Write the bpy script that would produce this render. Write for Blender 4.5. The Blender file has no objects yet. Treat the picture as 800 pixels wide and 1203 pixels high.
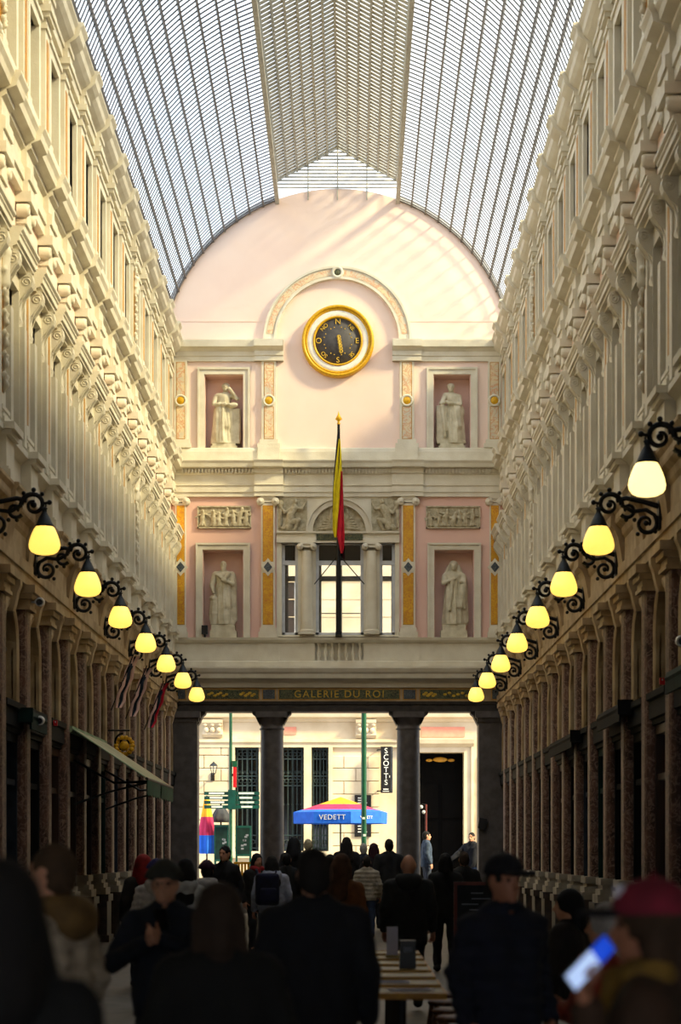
import bpy, math, random
import numpy as np
from mathutils import Vector, Matrix, Euler
random.seed(7); np.random.seed(7)
PI = math.pi
SC = bpy.context.scene
COL = SC.collection

# ------------------------------------------------------------------ camera, sky, sun, exposure
CAMX, EYE, FPX = 0.36, 1.6, 2392.0          # camera position and focal length (pixels of the 800x1203 frame)
HX, HY = 413.0, 1000.0                      # vanishing point of the gallery in that frame
cam = bpy.data.cameras.new('camera'); camo = bpy.data.objects.new('camera', cam); COL.objects.link(camo)
camo.location = (CAMX, 0, EYE); camo.rotation_euler = (PI/2, 0, 0)
cam.sensor_fit = 'VERTICAL'; cam.sensor_height = 36.0; cam.sensor_width = 24.0
cam.lens = FPX/1203*36.0
cam.shift_x = (400-HX)/1203; cam.shift_y = (HY-601.5)/1203
cam.clip_start = 0.1; cam.clip_end = 400
cam.dof.use_dof = True; cam.dof.focus_distance = 47.0; cam.dof.aperture_fstop = 2.6
SC.camera = camo

world = bpy.data.worlds.new('sky'); SC.world = world; world.use_nodes = True
wn = world.node_tree.nodes; wn['Background'].inputs[0].default_value = (0.86, 0.93, 1.0, 1); wn['Background'].inputs[1].default_value = 2.3
sun = bpy.data.lights.new('sun', 'SUN'); suno = bpy.data.objects.new('sun', sun); COL.objects.link(suno)
sun.energy = 10.5; sun.color = (1.0, 0.83, 0.47); sun.angle = math.radians(8)
suno.rotation_euler = Vector((-1, 0.46, -0.74)).to_track_quat('-Z', 'Y').to_euler()
suno.location = (10, 30, 30)
SC.view_settings.view_transform = 'Standard'; SC.view_settings.look = 'None'
SC.view_settings.gamma = 1.0; SC.view_settings.use_curve_mapping = False
SC.view_settings.exposure = 0.0
SC.cycles.transparent_max_bounces = 16

# ------------------------------------------------------------------ scale of the place
W, D = 4.25, 52.0                           # half width at the wall plane, distance of the end wall
S1 = FPX/D
def EX(px): return CAMX+(px-HX)/S1
def EZ(py): return EYE+(HY-py)/S1
DF = 64.0; S2 = FPX/DF                      # the bank across the street
def FX(px): return CAMX+(px-HX)/S2
def FZ(py): return EYE+(HY-py)/S2
STREET = 0.35

# ------------------------------------------------------------------ materials
def srgb(r, g, b):
    f = lambda c: (c/255/12.92 if c/255 <= .04045 else ((c/255+.055)/1.055)**2.4)
    return (f(r), f(g), f(b), 1)
MATS = {}
def mat(name, c1, c2=None, rough=.6, metal=0., scale=6., bump=0., bscale=40., emit=None, estr=0., spec=.4, stretch=None, detail=4.):
    m = bpy.data.materials.new(name); m.use_nodes = True; n = m.node_tree.nodes; l = m.node_tree.links
    b = n['Principled BSDF']; b.inputs['Roughness'].default_value = rough; b.inputs['Metallic'].default_value = metal
    b.inputs['Specular IOR Level'].default_value = spec
    c1 = srgb(*c1); c2 = srgb(*c2) if c2 else tuple(min(1, x*.86) for x in c1[:3])+(1,)
    g = n.new('ShaderNodeNewGeometry'); src = g.outputs['Position']
    if stretch:
        mp = n.new('ShaderNodeMapping'); mp.inputs['Scale'].default_value = stretch
        l.new(src, mp.inputs['Vector']); src = mp.outputs['Vector']
    t = n.new('ShaderNodeTexNoise'); t.inputs['Scale'].default_value = scale; t.inputs['Detail'].default_value = detail; l.new(src, t.inputs['Vector'])
    r = n.new('ShaderNodeValToRGB'); r.color_ramp.elements[0].position = .36; r.color_ramp.elements[1].position = .64
    r.color_ramp.elements[0].color = c2; r.color_ramp.elements[1].color = c1
    l.new(t.outputs['Fac'], r.inputs['Fac']); l.new(r.outputs['Color'], b.inputs['Base Color'])
    if bump:
        t2 = n.new('ShaderNodeTexNoise'); t2.inputs['Scale'].default_value = bscale; l.new(src, t2.inputs['Vector'])
        bp = n.new('ShaderNodeBump'); bp.inputs['Strength'].default_value = bump; bp.inputs['Distance'].default_value = .02
        l.new(t2.outputs['Fac'], bp.inputs['Height']); l.new(bp.outputs['Normal'], b.inputs['Normal'])
    if emit:
        b.inputs['Emission Color'].default_value = srgb(*emit); b.inputs['Emission Strength'].default_value = estr
    MATS[name] = m; return m
def marble(name, base, vein, third, scale=5., rough=.3):
    m = mat(name, base, third, rough=rough, scale=scale, detail=8.)
    n = m.node_tree.nodes; l = m.node_tree.links; b = n['Principled BSDF']
    base_out = b.inputs['Base Color'].links[0].from_socket
    t = n.new('ShaderNodeTexNoise'); t.inputs['Scale'].default_value = scale*1.7; t.inputs['Detail'].default_value = 6; t.inputs['Distortion'].default_value = 1.8
    g = n.new('ShaderNodeNewGeometry'); l.new(g.outputs['Position'], t.inputs['Vector'])
    r = n.new('ShaderNodeValToRGB'); e = r.color_ramp.elements
    e[0].position = .45; e[0].color = (0, 0, 0, 1); e[1].position = .56; e[1].color = (0, 0, 0, 1)
    p = e.new(.5); p.color = (1, 1, 1, 1)
    l.new(t.outputs['Fac'], r.inputs['Fac'])
    mx = n.new('ShaderNodeMix'); mx.data_type = 'RGBA'
    l.new(r.outputs['Color'], mx.inputs[0]); l.new(base_out, mx.inputs[6]); mx.inputs[7].default_value = srgb(*vein)
    l.new(mx.outputs[2], b.inputs['Base Color']); return m
def glass(name, tint, diff=.1, gloss=.08, dcol=(220, 225, 230)):
    m = bpy.data.materials.new(name); m.use_nodes = True; n = m.node_tree.nodes; l = m.node_tree.links
    n.remove(n['Principled BSDF']); o = n['Material Output']
    t = n.new('ShaderNodeBsdfTransparent'); t.inputs[0].default_value = tint+(1,)
    d = n.new('ShaderNodeBsdfTranslucent'); d.inputs[0].default_value = srgb(*dcol)
    g = n.new('ShaderNodeBsdfGlossy'); g.inputs['Roughness'].default_value = .05
    tx = n.new('ShaderNodeTexNoise'); tx.inputs['Scale'].default_value = 1.2
    ge = n.new('ShaderNodeNewGeometry'); l.new(ge.outputs['Position'], tx.inputs['Vector'])
    mr = n.new('ShaderNodeMapRange'); mr.inputs[3].default_value = diff*.5; mr.inputs[4].default_value = diff*1.5
    l.new(tx.outputs['Fac'], mr.inputs[0])
    m1 = n.new('ShaderNodeMixShader'); l.new(mr.outputs[0], m1.inputs[0]); l.new(t.outputs[0], m1.inputs[1]); l.new(d.outputs[0], m1.inputs[2])
    m2 = n.new('ShaderNodeMixShader'); m2.inputs[0].default_value = gloss; l.new(m1.outputs[0], m2.inputs[1]); l.new(g.outputs[0], m2.inputs[2])
    l.new(m2.outputs[0], o.inputs['Surface']); MATS[name] = m; return m

mat('cream', (226, 219, 200), (214, 205, 184), rough=.6, scale=2.5, bump=.15, bscale=30)
mat('cream_warmlit', (190, 166, 128), (160, 134, 98), rough=.6, scale=3, bump=.15)  # cream with the warm ground-level light put into its colour
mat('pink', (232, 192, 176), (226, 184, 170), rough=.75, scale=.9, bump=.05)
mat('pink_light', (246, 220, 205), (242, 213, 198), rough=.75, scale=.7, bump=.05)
mat('niche', (238, 204, 188), (232, 196, 182), rough=.8, scale=1.5)
mat('statue', (214, 206, 182), (190, 180, 152), rough=.65, scale=5, bump=.05)
mat('relief', (198, 188, 160), (164, 152, 124), rough=.65, scale=12, bump=.2)
marble('yellow_marble', (222, 170, 46), (196, 122, 50), (206, 152, 40), 4.5)
marble('pale_marble', (232, 208, 164), (214, 158, 118), (206, 196, 174), 2.4)
marble('brown_marble', (106, 76, 64), (140, 114, 100), (66, 46, 40), 4, .5)
marble('green_marble', (58, 72, 50), (128, 124, 84), (36, 44, 34), 7, .3)
marble('blue_marble', (66, 76, 86), (110, 116, 116), (46, 54, 64), 7, .3)
mat('gilt', (226, 176, 30), (204, 152, 20), rough=.4, metal=.1, scale=20)
mat('gilt_text', (224, 186, 60), (200, 160, 40), rough=.45, scale=20)
mat('gold_line', (196, 144, 40), (172, 120, 34), rough=.5, scale=10)
mat('dial_face', (78, 74, 72), (68, 64, 63), rough=.6, scale=12)
mat('white_ring', (240, 234, 220), rough=.55)
mat('grey_stone', (92, 86, 84), (76, 70, 68), rough=.55, scale=5, bump=.15)
mat('dark_stone', (58, 52, 48), (40, 36, 34), rough=.6, scale=5)
mat('base_stone', (168, 158, 140), (140, 130, 114), rough=.6, scale=5)
mat('plinth_stone', (70, 56, 48), (46, 38, 34), rough=.5, scale=7)
mat('recess_shade', (9, 9, 10), (6, 6, 7), rough=.9, spec=.05)  # near-black colour stands in for the shade inside the bank's openings
mat('shop_dark', (22, 24, 26), (14, 16, 18), rough=.75, scale=3, spec=.15)
mat('shop_wood', (66, 40, 24), (44, 26, 16), rough=.45, scale=8, stretch=(1, 1, .15))
mat('shop_blue', (46, 54, 66), (34, 40, 52), rough=.75, spec=.15)
mat('shop_green', (22, 48, 44), (16, 36, 34), rough=.75, spec=.15)
mat('dark_glass', (18, 22, 26), (10, 12, 16), rough=.08, spec=.7, scale=2)
mat('curtain_glass', (150, 142, 118), (120, 114, 96), rough=.4, spec=.3, scale=3)
mat('window_white', (206, 208, 212), (190, 192, 196), rough=.5)
mat('iron', (20, 22, 26), (12, 13, 16), rough=.45, metal=.3, scale=18)
mat('lamp_cap', (46, 54, 62), (32, 38, 46), rough=.45, metal=.3)
mat('globe', (255, 240, 190), rough=.3, emit=(255, 206, 88), estr=1.5)
mat('globe_bright', (255, 240, 190), rough=.3, emit=(255, 222, 140), estr=2.2)
mat('roof_iron', (112, 104, 96), (84, 80, 78), rough=.55, metal=.1, scale=9)
mat('lantern_iron_lit', (186, 182, 168), (164, 160, 148), rough=.55, scale=9)  # paler than the roof iron: light on the lantern metal is in the colour
mat('lap', (92, 92, 96), (66, 66, 72), rough=.5, scale=7)
glass('roof_glass', (.92, .95, .97), .22, .04)
glass('clear_glass', (.95, .97, .97), .03, .07)
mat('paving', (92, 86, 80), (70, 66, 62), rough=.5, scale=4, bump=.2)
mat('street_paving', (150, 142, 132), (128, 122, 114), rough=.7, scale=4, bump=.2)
mat('bank_stone', (214, 200, 174), (198, 182, 152), rough=.7, scale=1.6, bump=.15)
mat('bank_joint', (196, 178, 146), (180, 160, 130), rough=.8)
mat('bank_pink', (222, 150, 128), (212, 138, 118), rough=.6)
mat('grille', (44, 62, 64), (34, 48, 52), rough=.5, metal=.2)
mat('post_green', (16, 82, 54), (12, 66, 44), rough=.4)
mat('sign_green', (16, 78, 70), (12, 62, 56), rough=.4)
mat('sign_white', (226, 230, 226), rough=.5)
mat('sign_black', (24, 24, 26), (18, 18, 20), rough=.4)
mat('sign_red', (214, 24, 36), rough=.4)
mat('blue_canvas', (20, 104, 224), (14, 92, 210), rough=.7)
mat('red_canvas', (196, 40, 92), (182, 34, 80), rough=.7)
mat('yellow_canvas', (246, 176, 28), (238, 162, 24), rough=.7)
mat('grey_canvas', (62, 66, 72), (48, 52, 58), rough=.8)
mat('flag_black', (26, 26, 34), rough=.8); mat('flag_yellow', (226, 206, 20), (206, 184, 12), rough=.8); mat('flag_red', (206, 26, 50), (186, 20, 44), rough=.8)
mat('awning_pale', (150, 168, 134), (124, 146, 112), rough=.8, scale=3)
mat('awning_green', (20, 92, 66), (14, 76, 54), rough=.7)
mat('plastic_white', (210, 212, 214), rough=.4)
mat('table_top', (168, 150, 92), (140, 122, 70), rough=.5, scale=6)
mat('rattan', (120, 78, 48), (84, 52, 34), rough=.6, scale=30)
mat('menu_paper', (186, 184, 206), rough=.6)
mat('chalk', (34, 40, 48), (26, 30, 38), rough=.8); mat('chalk_text', (120, 126, 140), rough=.9)
mat('frame_red', (104, 40, 30), (84, 30, 24), rough=.5)
mat('skin', (206, 152, 124), (196, 140, 112), rough=.55, scale=14)
mat('skin_dark', (168, 112, 86), (156, 102, 78), rough=.55, scale=14)
mat('eye', (30, 24, 22), rough=.2)
mat('screen', (160, 190, 255), rough=.2, emit=(190, 214, 255), estr=.8)
mat('screen_blue', (40, 90, 230), rough=.2, emit=(30, 80, 230), estr=.6)
CLOTH = {}
def cloth(r, g, b):
    k = (r, g, b)
    if k not in CLOTH: CLOTH[k] = mat('cloth_%d_%d_%d' % k, k, (int(r*.8), int(g*.8), int(b*.8)), rough=.85, scale=14, bump=.25, bscale=60)
    return CLOTH[k]

# ------------------------------------------------------------------ mesh builder and object helpers
class MB:
    def __init__(s): s.v = []; s.f = []; s.sm = []
    def add(s, vs, fs, smooth=False):
        o = len(s.v); s.v += [tuple(v) for v in vs]
        s.f += [tuple(i+o for i in f) for f in fs]; s.sm += [smooth]*len(fs); return s
    def box(s, x0, x1, y0, y1, z0, z1):
        x0, x1 = min(x0, x1), max(x0, x1); y0, y1 = min(y0, y1), max(y0, y1); z0, z1 = min(z0, z1), max(z0, z1)
        return s.add([(x, y, z) for z in (z0, z1) for y in (y0, y1) for x in (x0, x1)],
                     [(0, 2, 3, 1), (4, 5, 7, 6), (0, 1, 5, 4), (2, 6, 7, 3), (0, 4, 6, 2), (1, 3, 7, 5)])
    def prof(s, pts, a0, a1, b0=None, b1=None):
        # closed (u,z) outline swept along the local y axis
        n = len(pts)
        vs = [(u, a0, z) for u, z in pts]+[(u, a1, z) for u, z in pts]
        fs = [(i, (i+1) % n, n+(i+1) % n, n+i) for i in range(n)]
        return s.add(vs, fs+[tuple(range(n-1, -1, -1)), tuple(range(n, 2*n))])
    def prism(s, pts, u0, u1, smooth=False):
        # closed (a,z) outline given thickness along local x
        n = len(pts)
        vs = [(u0, a, z) for a, z in pts]+[(u1, a, z) for a, z in pts]
        fs = [(i, (i+1) % n, n+(i+1) % n, n+i) for i in range(n)]
        s.add(vs, fs, smooth); return s.add(vs, [tuple(range(n-1, -1, -1)), tuple(range(n, 2*n))])
    def lathe(s, rz, c=(0, 0, 0), n=16, axis='z', lobes=0, amp=0., a0=0., a1=2*PI):
        full = abs(a1-a0-2*PI) < 1e-6; vs = []; m = n if full else n+1
        for r, z in rz:
            for i in range(m):
                t = a0+(a1-a0)*i/n; q = r*(1+amp*math.cos(lobes*t)) if lobes else r
                p = (q*math.cos(t), q*math.sin(t), z)
                if axis == 'x': p = (z, p[0], p[1])
                elif axis == 'y': p = (p[0], z, p[1])
                vs.append((p[0]+c[0], p[1]+c[1], p[2]+c[2]))
        fs = []
        for j in range(len(rz)-1):
            for i in range(n):
                k = (i+1) % m
                fs.append((j*m+i, j*m+k, (j+1)*m+k, (j+1)*m+i))
        return s.add(vs, fs, True)
    def tube(s, path, r, n=8, cap=True):
        P = [Vector(p) for p in path]; rs = r if isinstance(r, (list, tuple)) else [r]*len(P)
        vs = []; up = Vector((0.123, 0.31, 0.94)).normalized()
        for i, p in enumerate(P):
            t = (P[min(i+1, len(P)-1)]-P[max(i-1, 0)])
            if t.length < 1e-9: t = Vector((0, 0, 1))
            t.normalize(); a = t.cross(up)
            if a.length < .05: a = t.cross(Vector((1, 0, 0)))
            a.normalize(); b = t.cross(a)
            for k in range(n):
                w = 2*PI*k/n; vs.append(p+a*math.cos(w)*rs[i]+b*math.sin(w)*rs[i])
        fs = [(i*n+k, i*n+(k+1) % n, (i+1)*n+(k+1) % n, (i+1)*n+k) for i in range(len(P)-1) for k in range(n)]
        s.add(vs, fs, True)
        if cap: s.add(vs[:n], [tuple(range(n))[::-1]]); s.add(vs[-n:], [tuple(range(n))])
        return s
    def ball(s, c, r, n=10):
        r = r if isinstance(r, (tuple, list)) else (r, r, r)
        vs = []; fs = []
        for j in range(n//2+1):
            t = PI*j/(n//2)
            for i in range(n):
                a = 2*PI*i/n; vs.append((c[0]+r[0]*math.sin(t)*math.cos(a), c[1]+r[1]*math.sin(t)*math.sin(a), c[2]+r[2]*math.cos(t)))
        for j in range(n//2):
            for i in range(n): fs.append((j*n+i, j*n+(i+1) % n, (j+1)*n+(i+1) % n, (j+1)*n+i))
        return s.add(vs, fs, True)
    def mesh(s, name):
        me = bpy.data.meshes.new(name); me.from_pydata(s.v, [], s.f)
        me.polygons.foreach_set('use_smooth', s.sm); me.update(); return me
def tag(o, label=None, cat=None, group=None, kind=None):
    if label: o['label'] = label
    if cat: o['category'] = cat
    if group: o['group'] = group
    if kind: o['kind'] = kind
    return o
def obj(name, mb, m, parent=None, loc=(0, 0, 0), rz=0., rot=None, **kw):
    me = mb if isinstance(mb, bpy.types.Mesh) else mb.mesh(name)
    if len(me.materials) == 0: me.materials.append(MATS[m] if isinstance(m, str) else m)
    o = bpy.data.objects.new(name, me); COL.objects.link(o)
    o.location = loc; o.rotation_euler = rot if rot else (0, 0, rz)
    if parent: o.parent = parent
    return tag(o, **kw)
def empty(name, loc=(0, 0, 0), rz=0., **kw):
    o = bpy.data.objects.new(name, None); COL.objects.link(o); o.location = loc; o.rotation_euler = (0, 0, rz); o.empty_display_size = .1
    return tag(o, **kw)
def dup(o, loc=None, rz=None, parent=None, label=None):
    c = o.copy(); COL.objects.link(c)
    if loc is not None: c.location = loc
    if rz is not None: c.rotation_euler = (0, 0, rz)
    if parent is not None: c.parent = parent
    if label: c['label'] = label
    for ch in o.children:
        dup(ch, parent=c)
    return c
def text_mesh(body, size, depth=.004, spacing=1.0):
    cu = bpy.data.curves.new('lettering', 'FONT'); cu.body = body; cu.size = size; cu.extrude = depth; cu.align_x = 'CENTER'; cu.align_y = 'CENTER'
    cu.space_character = spacing
    o = bpy.data.objects.new('lettering', cu); COL.objects.link(o)
    dg = bpy.context.evaluated_depsgraph_get(); me = bpy.data.meshes.new_from_object(o.evaluated_get(dg))
    bpy.data.objects.remove(o); bpy.data.curves.remove(cu); return me
FACE = (PI/2, 0, 0)                         # lettering that faces the camera end of the gallery

# ------------------------------------------------------------------ implicit surfaces for bodies and carvings
def cap(p0, p1, r0, r1=None): return ('c', np.array(p0, float), np.array(p1, float), r0, r0 if r1 is None else r1)
def ell(c, r): return ('e', np.array(c, float), np.array(r, float))
def bxp(c, h, r=.01): return ('b', np.array(c, float), np.array(h, float), r)
def sdf_mesh(name, groups, vx, cut=None, disp=None, subtract=(), jk=.02):
    """groups: list of (prims, k).  Smooth union inside a group, then between groups; meshed by surface nets."""
    lo = np.full(3, 1e9); hi = np.full(3, -1e9)
    for pr, k in groups:
        for p in pr:
            if p[0] == 'c':
                r = max(p[3], p[4]); a = np.minimum(p[1], p[2])-r; b = np.maximum(p[1], p[2])+r
            elif p[0] == 'e': a = p[1]-p[2]; b = p[1]+p[2]
            else: a = p[1]-p[2]-p[3]; b = p[1]+p[2]+p[3]
            lo = np.minimum(lo, a); hi = np.maximum(hi, b)
    lo -= 3*vx; hi += 3*vx
    n = np.ceil((hi-lo)/vx).astype(int)+1
    ax = [lo[i]+vx*np.arange(n[i]) for i in range(3)]
    def ev(p, sl):
        x = ax[0][sl[0]][:, None, None]; y = ax[1][sl[1]][None, :, None]; z = ax[2][sl[2]][None, None, :]
        if p[0] == 'c':
            d = p[2]-p[1]; L = max(float(d@d), 1e-12)
            t = np.clip(((x-p[1][0])*d[0]+(y-p[1][1])*d[1]+(z-p[1][2])*d[2])/L, 0, 1)
            return np.sqrt((x-p[1][0]-t*d[0])**2+(y-p[1][1]-t*d[1])**2+(z-p[1][2]-t*d[2])**2)-(p[3]+(p[4]-p[3])*t)
        if p[0] == 'e':
            q = np.sqrt(((x-p[1][0])/p[2][0])**2+((y-p[1][1])/p[2][1])**2+((z-p[1][2])/p[2][2])**2)
            return (q-1)*float(p[2].min())
        qx = np.abs(x-p[1][0])-p[2][0]; qy = np.abs(y-p[1][1])-p[2][1]; qz = np.abs(z-p[1][2])-p[2][2]
        return np.sqrt(np.maximum(qx, 0)**2+np.maximum(qy, 0)**2+np.maximum(qz, 0)**2)+np.minimum(np.maximum(np.maximum(qx, qy), qz), 0)-p[3]
    def bounds(p, m):
        if p[0] == 'c': r = max(p[3], p[4]); a = np.minimum(p[1], p[2])-r; b = np.maximum(p[1], p[2])+r
        elif p[0] == 'e': a = p[1]-p[2]; b = p[1]+p[2]
        else: a = p[1]-p[2]-p[3]; b = p[1]+p[2]+p[3]
        i0 = np.clip(np.floor((a-m-lo)/vx).astype(int), 0, n-1); i1 = np.clip(np.ceil((b+m-lo)/vx).astype(int)+1, 1, n)
        return tuple(slice(i0[i], i1[i]) for i in range(3))
    def smin(a, b, k):
        h = np.clip(.5+.5*(b-a)/k, 0, 1); return b*(1-h)+a*h-k*h*(1-h)
    F = np.full(n, .3)
    for pr, k in groups:
        G = np.full(n, .3)
        for p in pr:
            sl = bounds(p, .05+k); G[sl] = smin(G[sl], ev(p, sl), k)
        F = G if len(groups) == 1 else smin(F, G, jk)
    for p in subtract:
        sl = bounds(p, .03); F[sl] = np.maximum(F[sl], -ev(p, sl))
    if disp is not None: F = F+disp(ax[0][:, None, None], ax[1][None, :, None], ax[2][None, None, :])
    if cut is not None: F = np.maximum(F, cut(ax[0][:, None, None], ax[1][None, :, None], ax[2][None, None, :]))
    F[0] = F[-1] = .3; F[:, 0] = F[:, -1] = .3; F[:, :, 0] = F[:, :, -1] = .3
    S = F < 0
    cs = sum(S[i:n[0]-1+i, j:n[1]-1+j, k:n[2]-1+k].astype(np.int8) for i in (0, 1) for j in (0, 1) for k in (0, 1))
    act = (cs > 0) & (cs < 8); idx = np.full(act.shape, -1); ai = np.argwhere(act); idx[act] = np.arange(len(ai))
    acc = np.zeros((len(ai), 3)); cnt = np.zeros(len(ai))
    C = [np.array((i, j, k)) for i in (0, 1) for j in (0, 1) for k in (0, 1)]
    for a in C:
        for b in C:
            if (b-a).sum() == 1 and (b-a).min() == 0:
                A = ai+a; B = ai+b; fa = F[A[:, 0], A[:, 1], A[:, 2]]; fb = F[B[:, 0], B[:, 1], B[:, 2]]
                m = (fa < 0) != (fb < 0); t = np.where(m, fa/np.where(m, fa-fb, 1), 0)
                acc += np.where(m[:, None], a+t[:, None]*(b-a), 0); cnt += m
    V = (ai+acc/cnt[:, None])*vx+lo
    Q = []
    for d in range(3):
        e, f = [(1, 2), (2, 0), (0, 1)][d]
        s0 = [slice(1, -1)]*3; s1 = [slice(1, -1)]*3; s0[d] = slice(0, -1); s1[d] = slice(1, None)
        ch = S[tuple(s0)] != S[tuple(s1)]; w = np.argwhere(ch); ins = S[tuple(s0)][ch]
        off = np.ones(3, int); off[d] = 0; w = w+off
        de = np.zeros(3, int); de[e] = 1; df = np.zeros(3, int); df[f] = 1
        g = lambda q: idx[q[:, 0], q[:, 1], q[:, 2]]
        q = np.stack([g(w-de-df), g(w-df), g(w), g(w-de)], 1)
        q[~ins] = q[~ins][:, ::-1]; Q.append(q)
    Q = np.concatenate(Q); Q = Q[(Q >= 0).all(1)]
    me = bpy.data.meshes.new(name); me.from_pydata(V.tolist(), [], Q.tolist())
    me.polygons.foreach_set('use_smooth', np.ones(len(me.polygons), bool)); me.update(); return me
# ------------------------------------------------------------------ the setting: floor, street, side walls
Y0 = 19.5
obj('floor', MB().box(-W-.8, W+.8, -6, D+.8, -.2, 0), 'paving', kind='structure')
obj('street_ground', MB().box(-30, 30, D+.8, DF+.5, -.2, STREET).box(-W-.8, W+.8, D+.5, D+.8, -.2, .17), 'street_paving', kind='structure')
walls = {}
for nm, s in (('left', -1), ('right', 1)):
    walls[nm] = obj('wall_'+nm, MB().box(s*(W+.18), s*(W+.8), -6, D+.6, 0, 14.6).box(s*(W+.3), s*(W+.8), Y0, D+.6, 14.6, 14.9), 'cream', kind='structure')
def rect_wall(mb, a0, a1, z0, z1, u0, u1, holes):
    A = sorted({a0, a1}|{h[0] for h in holes}|{h[1] for h in holes}); Z = sorted({z0, z1}|{h[2] for h in holes}|{h[3] for h in holes})
    for i in range(len(A)-1):
        for j in range(len(Z)-1):
            ca, cz = (A[i]+A[i+1])/2, (Z[j]+Z[j+1])/2
            if a0 < ca < a1 and z0 < cz < z1 and not any(h[0] < ca < h[1] and h[2] < cz < h[3] for h in holes):
                mb.box(u0, u1, A[i], A[i+1], Z[j], Z[j+1])
    return mb
def stack(mb, levels, w0):
    """levels: (z0, z1, extra, u) blocks widening by `extra` each side."""
    for z0, z1, e, u in levels: mb.box(-.05, u, -w0-e, w0+e, z0, z1)
    return mb
# long mouldings --------------------------------------------------
P_GROUND = [(-.18, 5.25), (.16, 5.25), (.16, 5.4), (.19, 5.4), (.19, 5.55), (.15, 5.55), (.15, 5.88), (.18, 5.93), (.2, 6.02), (.27, 6.08), (.28, 6.12), (.28, 6.2), (.32, 6.26), (.32, 6.3), (-.18, 6.34)]
P_DADO = [(-.18, 6.34), (.14, 6.34), (.14, 6.44), (.08, 6.5), (.08, 6.88), (.13, 6.92), (.19, 6.96), (.19, 7.04), (-.18, 7.08)]
P_MID = [(-.18, 10.64), (.10, 10.64), (.10, 10.8), (.13, 10.8), (.13, 10.95), (.08, 10.98), (.08, 11.2), (.14, 11.24), (.14, 11.3), (.27, 11.35), (.29, 11.44), (.33, 11.5), (.33, 11.54), (-.18, 11.58)]
P_PLINTH = [(-.18, 11.58), (.09, 11.58), (.09, 11.84), (.06, 11.9), (-.18, 11.9)]
P_TOP = [(-.18, 14.05), (.08, 14.05), (.08, 14.2), (.11, 14.2), (.11, 14.28), (.2, 14.34), (.26, 14.4), (.28, 14.5), (.33, 14.56), (.33, 14.6), (-.18, 14.64)]
def off(p, d): return [(u+(d if u > -.1 else 0), z) for u, z in p]
RUNS = [('cornice', P_GROUND, 'cream_warmlit'), ('dado', P_DADO, 'cream'), ('entablature', P_MID, 'cream'), ('plinth_course', P_PLINTH, 'cream'), ('upper_cornice', P_TOP, 'cream')]
for nm, s, rz in (('left', -1, 0), ('right', 1, PI)):
    for pn, pr, m in RUNS:
        L = (D-Y0)/2
        obj(pn, MB().prof(pr, -L, L), m, walls[nm], (s*W, Y0+L, 0), rz)
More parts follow.
